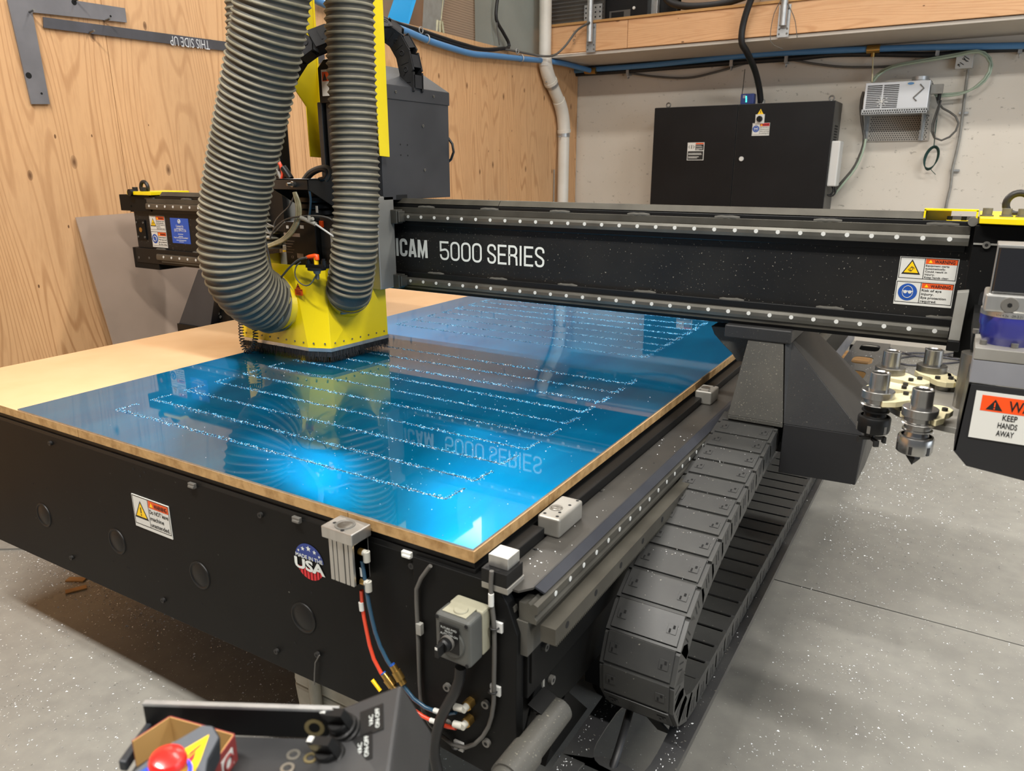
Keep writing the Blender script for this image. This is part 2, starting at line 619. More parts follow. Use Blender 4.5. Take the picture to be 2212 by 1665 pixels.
                P = [([(r + t / 2, T), (l, T), (l, b), (r + t / 2, b)], 0), ([(l, m_), (r, m_)], 0)]
            elif c == 'R':
                P = [([(l, 0), (l, T)] + arc(r - q, T - q, 90, 0) + arc(r - q, m_ + q, 360, 270) + [(l, m_)], 0), ([(r - q, m_), (r, h * .40), (r + t * .2, 0)], 0)]
            elif c == 'A':
                P = [([(l - t * .1, 0), (x + w / 2 - t * .18, h)], 0), ([(r + t * .1, 0), (x + w / 2 + t * .18, h)], 0), ([(l + t * .2, h * .25), (r - t * .2, h * .25)], 0)]
            elif c == 'M':
                P = [([(l, 0), (l + t * .15, h - t * .1)], 0), ([(l + t * .2, h - t * .3), (x + w / 2, h * .12), (r - t * .2, h - t * .3)], 0), ([(r, 0), (r - t * .15, h - t * .1)], 0)]
            elif c == 'U':
                P = [([(l, h), (l, b + q)] + arc(l + q, b + q, 180, 270) + arc(r - q, b + q, 270, 360) + [(r, h)], 0)]
            elif c == 'L':
                P = [([(l, h), (l, b), (r, b)], 0)]
            elif c == 'T':
                P = [([(x, T), (x + w, T)], 0), ([(x + w / 2, 0), (x + w / 2, T)], 0)]
            for i, (pts, cl) in enumerate(P):
                s.stroke(pts, t, bool(cl), .0003 + .00006 * i)
            x += w + gap * u
        return s

    def build(s, name, mats, parent=None, label=None, cat=None, group=None, kind=None, bev=0, seg=2, fix=True, sub=0):
        me = bpy.data.meshes.new(name)
        if s.v:
            lo = V([min(p[i] for p in s.v) for i in range(3)])
            hi = V([max(p[i] for p in s.v) for i in range(3)])
            c = (lo + hi) / 2
        else:
            c = V((0, 0, 0))
        me.from_pydata([p - c for p in s.v], [], s.f)
        if not isinstance(mats, (list, tuple)):
            mats = [mats]
        for mt in mats:
            me.materials.append(M[mt] if isinstance(mt, str) else mt)
        me.polygons.foreach_set('material_index', s.mi)
        me.polygons.foreach_set('use_smooth', s.sm)
        if fix:
            bm = bmesh.new()
            bm.from_mesh(me)
            bmesh.ops.recalc_face_normals(bm, faces=bm.faces)
            bm.to_mesh(me)
            bm.free()
        me.update()
        o = bpy.data.objects.new(name, me)
        COL.objects.link(o)
        place(o, c, parent)
        tag(o, label, cat, group, kind)
        if bev:
            b = o.modifiers.new('bevel', 'BEVEL')
            b.width = bev
            b.segments = seg
            b.limit_method = 'ANGLE'
            b.angle_limit = math.radians(40)
        return o


def place(o, c, parent):
    WPOS[o.name] = V(c)
    if parent is not None:
        o.parent = parent
        o.location = V(c) - WPOS[parent.name]
    else:
        o.location = c


def tag(o, label=None, cat=None, group=None, kind=None):
    for k, v in (('label', label), ('category', cat), ('group', group), ('kind', kind)):
        if v:
            o[k] = v
    return o


def thing(name, loc, label, cat, group=None):
    o = bpy.data.objects.new(name, None)
    COL.objects.link(o)
    place(o, loc, None)
    return tag(o, label, cat, group)


def twin(src, parent, at_):
    """a part that repeats: shares its mesh"""
    o = src.copy()
    COL.objects.link(o)
    place(o, at_, parent)
    return o


def bx(name, lo, hi, mt, parent=None, bev=0, **kw):
    return MB().box(lo, hi).build(name, mt, parent, bev=bev, **kw)


def smooth_path(pts, step=.02):
    """Catmull-Rom through the points, resampled evenly"""
    pts = [V(p) for p in pts]
    P = [pts[0] * 2 - pts[1]] + pts + [pts[-1] * 2 - pts[-2]]
    fine = []
    for i in range(1, len(P) - 2):
        p0, p1, p2, p3 = P[i - 1:i + 3]
        for k in range(24):
            t = k / 24
            fine.append(.5 * ((2 * p1) + (p2 - p0) * t + (2 * p0 - 5 * p1 + 4 * p2 - p3) * t * t +
                              (3 * p1 - p0 - 3 * p2 + p3) * t * t * t))
    fine.append(pts[-1])
    out, acc = [fine[0]], 0
    for a, b in zip(fine, fine[1:]):
        d = (b - a).length
        while d > 0 and acc + d >= step:
            a = a + (b - a) * ((step - acc) / d)
            out.append(a)
            d = (b - a).length
            acc = 0
        acc += d
    if (out[-1] - fine[-1]).length > step * .3:
        out.append(fine[-1])
    return out


def cable(name, pts, r, mt, parent=None, step=.03, seg=7, **kw):
    return MB().tube(smooth_path(pts, step), r, seg).build(name, mt, parent, **kw)


def frame_at(o, right, up):
    right, up = V(right).normalized(), V(up).normalized()
    n = right.cross(up)
    f = MX.Identity(4)
    for i in range(3):
        f[i][0], f[i][1], f[i][2], f[i][3] = right[i], up[i], n[i], o[i]
    return f


X, Y, Z = V((1, 0, 0)), V((0, 1, 0)), V((0, 0, 1))


def tri_sign(b, cx, cy, r, z=0):
    """triangle outline points of a warning sign"""
    return [(cx - r, cy - r * .75, z), (cx + r, cy - r * .75, z), (cx, cy + r, z)]


def warning_sticker(parent, o, right, up, w, h, body, picto, head='WARNING', name='warning_sticker', headmat='orange', label=None):
    """white label: pictogram at left, orange heading and black print at right (o is its top left corner)"""
    f = frame_at(o, right, up)
    st = MB(f).box((0, -h, -.001), (w, 0, .0012)).build(name, 'white', parent, label=label)
    b = MB(f)
    t = w * .012
    for lo, hi in (((t, -t * 2), (w - t, -t)), ((t, -h * .90), (w - t, -h * .90 + t)), ((t, -h * .90), (t * 2, -t)),
                   ((w - t * 2, -h * .9), (w - t, -t)), ((w * .43, -h * .9), (w * .43 + t, -t))):
        b.box((lo[0], lo[1], .0012), (hi[0], hi[1], .0014))
    b.build('border', 'ink', st)
    hb = MB(f).box((w * .45, -h * .26, .0012), (w - 2 * t, -2 * t, .0015))
    hb.build('heading_bar', headmat, st)
    L = MB(f)
    L.text(head, (w * .60, -h * .22, .0016), X, Y, h * .125, width=w * .34, bold=.02)
    n = len(body)
    lh = (h * .60) / max(n, 3)
    for i, ln in enumerate(body):
        L.text(ln, (w * .46, -h * .26 - lh * (i + .86), .0014), X, Y, lh * .62, width=min(w * .5, len(ln) * lh * .44), bold=.012)
    tr = tri_sign(f, w * .53, -h * .16, h * .075, .0016)
    L.build('lettering', 'ink', st, fix=False)
    p = MB(f)
    p.mat = 2
    p.slab([V(q) for q in tr], (0, 0, .0002))
    cx, cy, r = w * .22, -h * .46, min(w * .17, h * .32)
    if picto == 'eye':
        p.mat = 1
        p.disc((cx, cy, .0016), Z, r * 1.12, 28)
        p.mat = 3
        p.tube([(cx + r * .62 * math.cos(a), cy + r * .80 * math.sin(a) * (1 if math.sin(a) > 0 else .95), .0018)
                for a in [i * math.pi / 12 for i in range(24)]], r * .045, 4, True)
        p.disc((cx - r * .27, cy + r * .02, .002), Z, r * .22, 12)
        p.disc((cx + r * .27, cy + r * .02, .002), Z, r * .22, 12)
        p.box((cx - r * .6, cy + r * .06, .0017), (cx + r * .6, cy + r * .18, .0021))
    elif picto == 'ear':
        p.mat = 1
        p.disc((cx, cy, .0016), Z, r * 1.12, 28)
        p.mat = 3
        p.torus((cx, cy, .0018), Z, r * .62, r * .10, 20, 4)
    else:
        p.mat = 0
        p.slab([V(q) for q in tri_sign(f, cx, cy, r * 1.1, .0013)], (0, 0, .0002))
        p.mat = 2
        p.slab([V(q) for q in tri_sign(f, cx, cy + r * .01, r * .84, .0016)], (0, 0, .0002))
        p.mat = 0
        if picto == 'swirl':
            p.torus((cx, cy - r * .12, .002), Z, r * .18, r * .035, 14, 4)
            for a0 in (0, math.pi):
                p.tube([(cx + r * .34 * math.cos(a0 + i * .25), cy - r * .12 + r * .28 * math.sin(a0 + i * .25), .002)
                        for i in range(8)], r * .035, 4)
        else:
            p.box((cx - r * .07, cy - r * .22, .0018), (cx + r * .07, cy + r * .40, .0021))
            p.disc((cx, cy - r * .40, .0021), Z, r * .09, 10)
    p.build('pictogram', ['ink', 'signblue', 'signyellow', 'white'], st, fix=False)
    return st


def bolt(name, p, n, r, h, parent, mt='boltdark', src={}):
    """round socket-head screw"""
    p, n = V(p), V(n).normalized()
    b = MB().cyl(p, p + n * h, r, 14)
    b.mat = 1
    b.disc(p + n * (h + .0003), n, r * .5, 6)
    return b.build(name, [mt, 'hole'], parent, fix=False)


def plate_with_holes(name, mt, parent, x0, x1, ys, hx, hy, z, th):
    """flat plate along y; one rounded hole in the middle of each bay"""
    b = MB()
    K = 24
    for y0, y1 in zip(ys, ys[1:]):
        cx, cy = (x0 + x1) / 2 + .0, (y0 + y1) / 2
        ring, rect = [], []
        for i in range(K):
            t = 2 * math.pi * i / K
            c, s_ = math.cos(t), math.sin(t)
            ring.append((cx + hx * math.copysign(abs(c) ** .55, c), cy + hy * math.copysign(abs(s_) ** .55, s_)))
            k = 1 / max(abs(c), abs(s_))
            rect.append((cx + (x1 - x0) / 2 * c * k, cy + (y1 - y0) / 2 * s_ * k))
        for zz in (z, z - th):
            b.add([(*p, zz) for p in rect] + [(*p, zz) for p in ring],
                  [(i, (i + 1) % K, K + (i + 1) % K, K + i) for i in range(K)])
        b.add([(*p, z) for p in ring] + [(*p, z - th) for p in ring], [(i, (i + 1) % K, K + (i + 1) % K, K + i) for i in range(K)])
    b.box((x0 - .002, ys[0], z - th - .004), (x0, ys[-1], z))
    b.box((x1, ys[0], z - th - .016), (x1 + .003, ys[-1], z))
    return b.build(name, mt, parent, fix=False)

# ================================================================ SETTING
XL, YB = -3.65, 7.35


def structure(name, loc):
    o = bpy.data.objects.new(name, None)
    COL.objects.link(o)
    place(o, loc, None)
    o['kind'] = 'structure'
    return o


fl = structure('floor', (0, 2, 0))
bx('slab', (-6.5, -4, -.12), (7, 2.697, 0), 'concrete', fl)
bx('slab', (-6.5, 2.703, -.12), (7, YB + .2, 0), 'concrete', fl)
bx('joint_filler', (-6.5, 2.697, -.12), (7, 2.703, -.004), 'hole', fl)

wl = structure('wall_left', (XL, 3, 0))
ys = [-2.58, -1.36, -.14, 1.08, 2.30, 3.52, 4.74, 5.96, 7.34]
for i, (a, b) in enumerate(zip(ys, ys[1:])):
    o = bx('plywood_panel', (XL - .018, a + .0015, .02), (XL + (.001 if i % 2 else 0), b - .0015, 2.515), 'ply', wl)
bx('stud_backing', (XL - .11, -2.58, 0), (XL - .02, YB, 2.50), 'darkinside', wl)
bx('wall_back', (-6.5, YB, 0), (7, YB + .15, 5.6), 'wallpaint', kind='structure')
bx('ceiling', (-6.6, -4, 5.6), (7, YB + .15, 5.75), 'soffit', kind='structure')
bx('wall_storage', (-6.6, -4, 2.4), (-6.5, YB, 5.6), 'cardboard', kind='structure')
tr = structure('trim_1', (-5, 3, 2.42))
bx('storage_deck', (-6.5, -2.5, 2.40), (XL - .02, YB, 2.45), 'wood', tr)

# the loft over the back wall: beam of planks, decking edge, drywall soffit
loft = structure('trim_2', (-1, 6.6, 2.6))
px0 = [-3.62, -2.80, .62, 3.2]
for a, b in zip(px0, px0[1:]):
    bx('plank', (a + .002, 6.58, 2.537), (b - .002, 6.62, 2.765), 'plank', loft, bev=.003)
bx('decking', (-3.64, 6.565, 2.766), (3.2, YB, 2.786), 'wood', loft)
sf = MB().box((-3.66, 6.60, 2.508), (3.2, YB, 2.532))
sf.build('soffit', 'soffit', loft)

# ================================================================ ROUTER TABLE
TX0, TX1, TY0, TY1 = -2.72, -.66, .966, 5.7
tab = thing('router_table', (-1.7, 3.3, 0), 'long black router table with warning and USA stickers under the blue sheet', 'machine')
fp = MB()
fp.prism([(TX0, .398), (-.80, .436), (-.80, .83), (TX0, .83)], 'y', .968, .99)
fp.build('front_panel', 'black', tab, bev=.0015)
b = MB()
b.prism([(-.797, .43), (-.572, .412), (-.570, .745), (-.590, .80), (-.612, .833), (-.797, .833)], 'y', .960, .985)
b.build('corner_panel', 'black', tab, bev=.002)
bx('frame_body', (TX0, .99, .42), (-.605, TY1, .79), 'blackmatt', tab)
b = MB()
for i in range(4):
    z = .793 + i * .016
    b.box((TX0 + .012, .969 + (.004 if i % 2 else 0), z), (-.662 - (.004 if i % 2 else 0), TY1, z + .0155))
b.build('phenolic_deck', 'blackmatt', tab)
# side skirt and beam under the rail
bx('side_beam', (-.605, .985, .60), (-.562, TY1, .80), 'black', tab, bev=.002)
b = MB()
b.prism([(1.06, .595), (1.09, .62), (TY1, .62), (TY1, .47), (1.21, .47), (1.06, .50)], 'x', -.60, -.575)
b.build('side_skirt', 'black', tab, bev=.002)
b = MB().slab([(-.575, 1.055, .52), (-.575, 1.055, .612), (-.575, 1.075, .626), (-.575, TY1, .626), (-.575, TY1, .621), (-.575, 1.078, .621), (-.575, 1.062, .608), (-.575, 1.062, .52)], (.006, 0, 0))
b.build('skirt_lip', 'plasticgrey', tab)
# cover plate beside the rail: flat, then a darker sloped lip
b = MB()
b.loft([(-.628, .985, .822), (-.612, .972, .822), (-.575, .972, .822), (-.558, .995, .822), (-.566, TY1, .822), (-.628, TY1, .822)],
       [(-.628, .985, .826), (-.612, .972, .826), (-.575, .972, .826), (-.558, .995, .826), (-.566, TY1, .826), (-.628, TY1, .826)])
b.build('cover_plate', 'coverplate', tab)
b = MB().loft([(-.560, 1.0, .8225), (-.545, 1.01, .808), (-.545, TY1, .808), (-.566, TY1, .8225)],
              [(-.560, 1.0, .8265), (-.5425, 1.01, .812), (-.5425, TY1, .812), (-.566, TY1, .8265)])
b.build('sloped_lip', 'lipsteel', tab)
b = MB()
for px, py in ((1157, 1187), (1298, 1061), (1400, 970)):
    p = at(px, py, 'z', .8262)
    b.disc(p, Z, .0045, 12)
    b.box((p.x - .012, p.y - .0018, p.z - .0002), (p.x, p.y + .0018, p.z))
b.build('keyhole_slot', 'hole', tab, fix=False)
# linear rail with grooves, its caps and the rack
b = MB()
b.prism([(-.575, .768), (-.540, .768), (-.540, .775), (-.544, .780), (-.544, .786), (-.538, .790), (-.538, .804), (-.546, .807), (-.552, .803), (-.556, .807), (-.562, .803), (-.575, .803)], 'y', .975, TY1)
b.build('linear_rail', 'railmetal', tab)
b = MB().prism([(-.592, .70), (-.556, .70), (-.556, .768), (-.580, .768), (-.585, .79), (-.592, .79)], 'y', .972, TY1)
b.build('rail_bed', 'dust', tab)
cp = None
for k in range(60):
    y = 1.041 + k * .0574
    if cp is None:
        cp = MB().cyl((-.5382, y, .7965), (-.5372, y, .7965), .0052, 12).build('rail_cap', 'cap', tab)
        c0 = WPOS[cp.name].copy()
    else:
        twin(cp, tab, (c0.x, y, c0.z))
b = MB().box((-.5375, .985, .732), (-.508, TY1, .764))
n = int((TY1 - .99) / .0063)
for k in range(330):
    y = .990 + k * .0063
    b.prism([(y, .732), (y + .0045, .732), (y + .0034, .727), (y + .0011, .727)], 'x', -.5375, -.508)
b.build('gear_rack', 'brownsteel', tab)
b = MB()
for k in range(20):
    b.cyl((-.5082, 1.03 + k * .12, .749), (-.5076, 1.03 + k * .12, .749), .0068, 12)
b.build('rack_bolt_holes', 'hole', tab, kind='stuff')
# black bar along the deck between the register pins
for a, c in ((1.02, 1.165), (1.29, 2.17), (2.29, TY1)):
    bx('edge_bar', (-.657, a, .80), (-.629, c, .848), 'blackmatt', tab, bev=.002)
# plate with a round-head bolt on the side and the round console arm in its bracket
bx('side_plate', (-.562, .992, .63), (-.558, 1.06, .705), 'black', tab)
bolt('hex_bolt', (-.558, 1.035, .683), X, .008, .008, tab, 'bolt')
bolt('skirt_bolt', (-.575, 1.095, .565), X, .009, .008, tab, 'boltgrey')
b = MB()
b.prism([(.985, .50), (1.03, .59), (1.05, .592), (1.055, .575), (1.01, .475)], 'x', -.575, -.571)
b.box((-.571, .985, .462), (-.545, .990, .53))
b.prism([(-.571, .575), (-.535, .562), (-.525, .565), (-.525, .559), (-.571, .570)], 'y', 1.0, 1.06)
b.build('arm_bracket', 'black', tab, bev=.001)
bolt('bracket_bolt', (-.571, 1.03, .548), X, .010, .008, tab, 'boltgrey')
bolt('bracket_bolt', (-.571, 1.0, .505), X, .010, .008, tab, 'boltgrey')
b = MB()
b.cyl((-.532, 1.055, .54), (-.532, .20, .54), .026, 24)
b.cyl((-.532, .93, .54), (-.532, .86, .54), .030, 24)
b.build('console_arm', 'hood', tab)
# legs, far under the table
for x in (-2.45, -.95):
    for y in (2.2, 5.2):
        l = MB().box((x - .06, y - .06, .03), (x + .06, y + .06, .43))
        l.cyl((x, y, 0), (x, y, .03), .07, 20)
        l.build('table_leg', 'blackmatt', tab, bev=.003)
l = MB().box((-.80, 1.75, .03), (-.66, 1.90, .43))
l.cyl((-.73, 1.82, 0), (-.73, 1.82, .03), .07, 20)
l.build('table_leg', 'blackmatt', tab, bev=.003)
# round plugs over the cable ports
for x, z in ((-2.161, .567), (-1.80, .583), (-1.463, .586), (-1.114, .589)):
    p = MB().lathe([(0, .0018), (.025, .0018), (.027, .0008), (.031, .0008), (.033, .0026), (.036, .0022), (.037, 0), (.0375, -.002)], (x, .968, z), (0, -1, 0), 32)
    p.build('port_plug', 'blackmatt', tab)
# screws of the front panel
for px, py in ((109, 957), (112, 0), (563, 1112), (890, 1221), (155, 1204), (353, 1296), (598, 1406), (686, 1413)):
    if py:
        p = at(px, py, 'y', .966)
        bolt('panel_screw', (p.x, .968, p.z), -Y, .0065, .006, tab, 'boltdark')
for px, py in ((967, 1483), (1050, 1520), (1052, 1603), (907, 1548), (968, 1562)):
    p = at(px, py, 'y', .958)
    bolt('panel_screw', (p.x, .96, p.z), -Y, .008, .007, tab, 'boltgrey')
b = MB()
for px, py in ((288, 1013), (312, 1020), (303, 1028), (72, 1044), (101, 1055), (245, 1212), (275, 1225), (227, 1106), (260, 1119), (403, 1151), (443, 1190), (279, 1227), (626, 1258), (673, 1280), (437, 1304), (462, 1308), (637, 1388)):
    p = at(px, py, 'y', .9675)
    b.disc((p.x, .9675, p.z), -Y, .0032, 8)
b.build('drilled_holes', 'hole', tab, fix=False, kind='stuff')
for px, py in ((412, 1048), (638, 1122), (876, 1197)):
    p = at(px, py, 'y', .962)
    c = MB().box((p.x - .010, .961, p.z - .007), (p.x + .012, .969, p.z + .005))
    c.box((p.x - .006, .957, p.z - .005), (p.x + .013, .962, p.z + .0))
    c.build('cable_clip', 'boltgrey' if px < 800 else 'white', tab, bev=.001)
# stickers on the front
warning_sticker(tab, V((-1.697, .9668, .746)), X, Z, .148, .088, ['Do NOT leave', 'machine', 'unattended.'], 'bang', label='white warning sticker about leaving the machine unattended')
f = frame_at(V((-1.080, .9672, .735)), X, Z)
em = MB(f)
pts = [(.042 * math.cos(a), .042 * math.sin(a), .0003) for a in [math.radians(8 + i * 164 / 16) for i in range(17)]]
em.face(pts)
em.mat = 1
for i in range(8):
    x0, x1 = -.038 + i * .0095, -.038 + i * .0095 + .0072
    lo = [-math.sqrt(max(.042 ** 2 - x * x, 0)) for x in (x0, x1)]
    em.face([(x0, lo[0], .0003), (x1, lo[1], .0003), (x1, -.016, .0003), (x0, -.016, .0003)])
em.mat = 2
for x, y, r in ((-.030, .020, .004), (-.017, .027, .0058), (0, .031, .0075), (.017, .027, .0058), (.030, .020, .004)):
    em.face([(x + (r if i % 2 == 0 else r * .42) * math.sin(i * math.pi / 5), y + (r if i % 2 == 0 else r * .42) * math.cos(i * math.pi / 5), .0006) for i in range(10)])
em.text('MADE IN THE', (0, .005, .0006), X, Y, .009, width=.078, bold=.015, align='c')
em.text('USA', (0, -.021, .0008), X, Y, .023, width=.088, bold=.04, align='c')
em.build('made_in_usa_emblem', ['usablue', 'usared', 'letter'], tab, fix=False, label='round red white and blue MADE IN THE USA emblem')

# pneumatic register pin at the front, a cylinder under a square head
cyl_ = MB().box((-.975, .908, .849), (-.897, .962, .873))
cyl_.build('pin_head', 'alu', tab, bev=.002)
b = MB().lathe([(.020, .0), (.020, .0012), (.016, .0012), (.015, .0002)], (-.937, .934, .873), Z, 28)
b.mat = 1
b.lathe([(.0145, .0008), (.010, .0022), (.004, .0022), (0, .0012)], (-.937, .934, .873), Z, 24)
b.mat = 2
b.disc((-.960, .930, .8734), Z, .004, 10)
b.disc((-.925, .914, .8734), Z, .004, 10)
b.build('pin_piston', ['boltgrey', 'steel', 'hole'], tab, fix=False)
b = MB()
for a, c in ((-.966, -.957), (-.955, -.946), (-.944, -.929), (-.926, -.917), (-.915, -.906)):
    b.box((a, .916, .757), (c, .960, .849))
b.box((-.966, .921, .757), (-.906, .962, .849))
b.build('pin_cylinder', 'alu', tab, bev=.0008)
# register pin blocks beside the sheet
for x0, x1, y0, y1 in ((-.650, -.601, 1.172, 1.278), (-.652, -.600, 2.172, 2.252)):
    k = MB().box((x0, y0, .826), (x1, y1, .868))
    k.build('register_block', 'aluplate', tab, bev=.005, seg=3)
    b = MB().lathe([(.014, .0), (.014, .0008), (.011, .0008), (.010, .0016), (.006, .0014), (0, .0022)], ((x0 + x1) / 2 - .006, y0 + .045, .868), Z, 24)
    b.build('register_pin', 'steel', tab, fix=False)
    b = MB()
    for dx, dy in ((.010, .03), (.012, .07), (-.014, .012), (.014, .012), (.016, .097)):
        if dy < y1 - y0:
            b.disc(((x0 + x1) / 2 + dx, y0 + dy, .8684), Z, .0035, 10)
    b.build('block_screw_holes', 'hole', tab, fix=False, kind='stuff')
# tool length sensor at the front right corner
bx('sensor_base', (-.640, .955, .822), (-.586, 1.012, .834), 'aluplate', tab, bev=.001)
b = MB().box((-.640, .955, .834), (-.588, 1.010, .860))
b.mat = 1
for x in (-.632, -.610):
    b.disc((x, .962, .8603), Z, .0035, 10)
b.build('sensor_body', ['blackmatt', 'hole'], tab, bev=.0008)
bx('sensor_pad', (-.634, .969, .860), (-.594, 1.009, .882), 'alu', tab, bev=.001)

# selector switch box on the corner panel
sw = MB().box((-.695, .890, .700), (-.622, .932, .790)).build('switch_cover', 'boxgrey', tab, bev=.006, seg=3)
bx('switch_back', (-.694, .932, .701), (-.623, .960, .789), 'boxcream', tab, bev=.004)
b = MB().box((-.686, .900, .7902), (-.636, .934, .7915))
b.lathe([(0, .0035), (.012, .0035), (.013, .002), (.013, 0)], (-.657, .916, .7905), Z, 24)
b.build('knockout_cap', 'boxcream', tab, bev=.0005)
b = MB()
b.lathe([(0, .0022), (.026, .0022), (.0285, 0)], (-.660, .8895, .741), -Y, 28)
b.build('switch_bezel', 'boxgrey', tab)
f = frame_at(V((-.682, .8868, .776)), X, Z)
lp = MB(f).box((0, -.052, -.001), (.040, 0, .0006)).build('legend_plate', 'blackmatt', tab)
L = MB(f)
for i, s in enumerate(('FUTURE PWD', 'FRONT', 'AUTO-OFF-ON')):
    L.text(s, (.020, -.0085 - .006 * i, .0008), X, Y, .0042, width=.0033 * len(s), align='c')
L.build('lettering', 'letter', lp, fix=False)
b = MB()
b.lathe([(.0135, 0), (.0135, .006), (.011, .007), (.011, .010)], (-.664, .887, .743), -Y, 24)
b.mat = 1
b.lathe([(.0125, .006), (.0125, .014), (.010, .018), (0, .018)], (-.664, .887, .743), -Y, 24)
b.box((-.668, .852, .733), (-.660, .872, .753))
b.mat = 2
b.box((-.6665, .8512, .748), (-.6615, .8519, .753))
b.build('selector_knob', ['boltgrey', 'blackmatt', 'white'], tab, bev=.001)
b = MB()
for x, z in ((-.689, .784), (-.628, .784), (-.689, .706), (-.628, .706)):
    b.cyl((x, .8895, z), (x, .8885, z), .0035, 10)
b.build('cover_screw', 'hole', tab, kind='stuff')
# cables, tubes and fittings on the front right corner
pt = lambda l, y: [at(px, py, 'y', y) for px, py in l]
cable('switch_conduit', pt([(995, 1440), (993, 1465), (985, 1490), (968, 1520), (953, 1550), (944, 1580), (938, 1620), (945, 1665), (960, 1720)], .93), .0105, 'cableblack', tab, seg=10)
cable('sensor_cable', pt([(1062, 1233), (1060, 1255), (1062, 1300), (1067, 1345), (1068, 1400), (1067, 1460), (1065, 1530), (1050, 1580), (1020, 1610), (985, 1612), (955, 1590), (930, 1565), (915, 1540), (908, 1500), (905, 1440), (903, 1375), (900, 1310), (899, 1275), (912, 1245), (930, 1222)], .952), .0042, 'cable', tab)
b = MB()
for px, py in ((1063, 1290), (1062, 1252)):
    pass
p = at(1061, 1295, 'y', .951)
b.cyl((p.x, .951, p.z - .012), (p.x, .951, p.z + .012), .0052, 10)
b.build('cable_marker', 'white', tab)
p = at(906, 1358, 'y', .95)
bx('cable_sleeve', (p.x - .006, .946, p.z - .012), (p.x + .006, .956, p.z + .012), 'plasticgrey', tab, bev=.001)
for px, py in ((1073, 1353), (1069, 1490), (990, 1610)):
    p = at(px, py, 'y', .957)
    b = MB().box((p.x - .010, .955, p.z - .010), (p.x + .012, .9605, p.z + .010))
    b.mat = 1
    b.torus((p.x - .002, .953, p.z), Z, .008, .0018, 14, 6)
    b.build('tie_mount', ['plasticwhite', 'cableblack'], tab, bev=.001)
# two elbow fittings of the cylinder, blue and red tubes, push-in couplings
for k, (px, py) in enumerate(((765, 1190), (772, 1255))):
    p = at(px, py, 'y', .93)
    b = MB()
    q = V((-.9045, .935, p.z))
    b.mat = 1
    b.cyl(q, q + X * .010, .007, 12)
    b.mat = 0
    b.cyl(q + X * .010, q + X * .019, .0065, 12)
    b.cyl(q + X * .017 + Z * .004, q + X * .017 - Z * .017, .0068, 14)
    b.build('elbow_fitting', ['fingrey', 'brass'], tab)
cable('blue_air_tube', pt([(782, 1212), (788, 1250), (798, 1310), (812, 1370), (830, 1415), (846, 1440), (862, 1466), (878, 1490), (900, 1515), (930, 1533), (960, 1541), (985, 1538)], .935), .0042, 'bluetube', tab, label='dark blue air tube')
cable('red_air_tube', pt([(781, 1275), (783, 1310), (790, 1350), (803, 1410), (820, 1447), (838, 1475), (865, 1505), (895, 1535), (930, 1555), (960, 1567), (985, 1572)], .938), .0042, 'redtube', tab, label='red air tube')
for c, (p0, p1) in (('blue', ((848, 1437), (872, 1478))), ('red', ((829, 1455), (855, 1490)))):
    a, d = at(*p0, 'y', .934), at(*p1, 'y', .934)
    b = MB()
    b.cyl(a, a.lerp(d, .3), .0075, 6)
    b.cyl(a.lerp(d, .3), a.lerp(d, .75), .0095, 14)
    b.cyl(a.lerp(d, .75), d, .0075, 6)
    b.mat = 1
    b.cyl(a + (a - d) * .08, a, .006, 12)
    b.build('tube_coupling', ['brass', 'signblue'], tab)
for px, py in ((782, 1225), (780, 1300), (938, 1534), (930, 1555)):
    p = at(px, py, 'y', .936)
    q = at(px + (2 if py < 1400 else 12), py + (18 if py < 1400 else 4), 'y', .936)
    MB().cyl(p, q, .0052, 10).build('tube_marker', 'white', tab)
cable('yellow_tube_end', pt([(804, 1468), (812, 1478), (822, 1492)], .935), .004, 'signyellow', tab)
for px, py in ((1005, 1528), (1003, 1565)):
    p = at(px, py, 'y', .94)
    b = MB()
    b.cyl((p.x, .96, p.z), (p.x, .944, p.z), .0105, 6)
    b.mat = 1
    b.cyl((p.x, .944, p.z), (p.x, .932, p.z), .007, 12)
    b.cyl((p.x, .935, p.z), (p.x - .020, .935, p.z - .003), .0068, 12)
    b.build('bulkhead_fitting', ['brass', 'fingrey'], tab)
cable('loose_wire', pt([(690, 1415), (683, 1420), (680, 1445), (679, 1480)], .96), .0016, 'cable', tab)

# cable chain tray with its brackets
tray = thing('chain_tray', (-.46, 3, .33), 'dusty black steel tray with rounded holes under the large cable chain', 'tray')
ysr = [1.02, 1.16, 1.40] + [1.75 + .40 * k for k in range(11)]
plate_with_holes('tray_floor', 'traysteel', tray, -.575, -.358, ysr, .062, .11, .335, .004)
b = MB()
b.prism([(1.10, .345), (1.19, .47), (1.30, .345)], 'x', -.600, -.585)
b.prism([(-.60, .47), (-.575, .47), (-.40, .331), (-.43, .331)], 'y', 1.335, 1.342)
b.build('tray_bracket', 'black', tray)
for y in (2.6, 3.6, 4.6, 5.6):
    bx('tray_bracket', (-.60, y, .28), (-.40, y + .02, .331), 'black', tray)
b = MB()
b.prism([(-.60, .340), (-.592, .340), (-.592, .60), (-.60, .60)], 'y', 2.5, 5.75)
b.build('tray_back', 'aludusty', tray)
cable('black_strap', [(-.50, 1.36, .36), (-.48, 1.27, .365), (-.47, 1.2, .345), (-.475, 1.16, .30), (-.485, 1.14, .26)], .009, 'cableblack', tray)

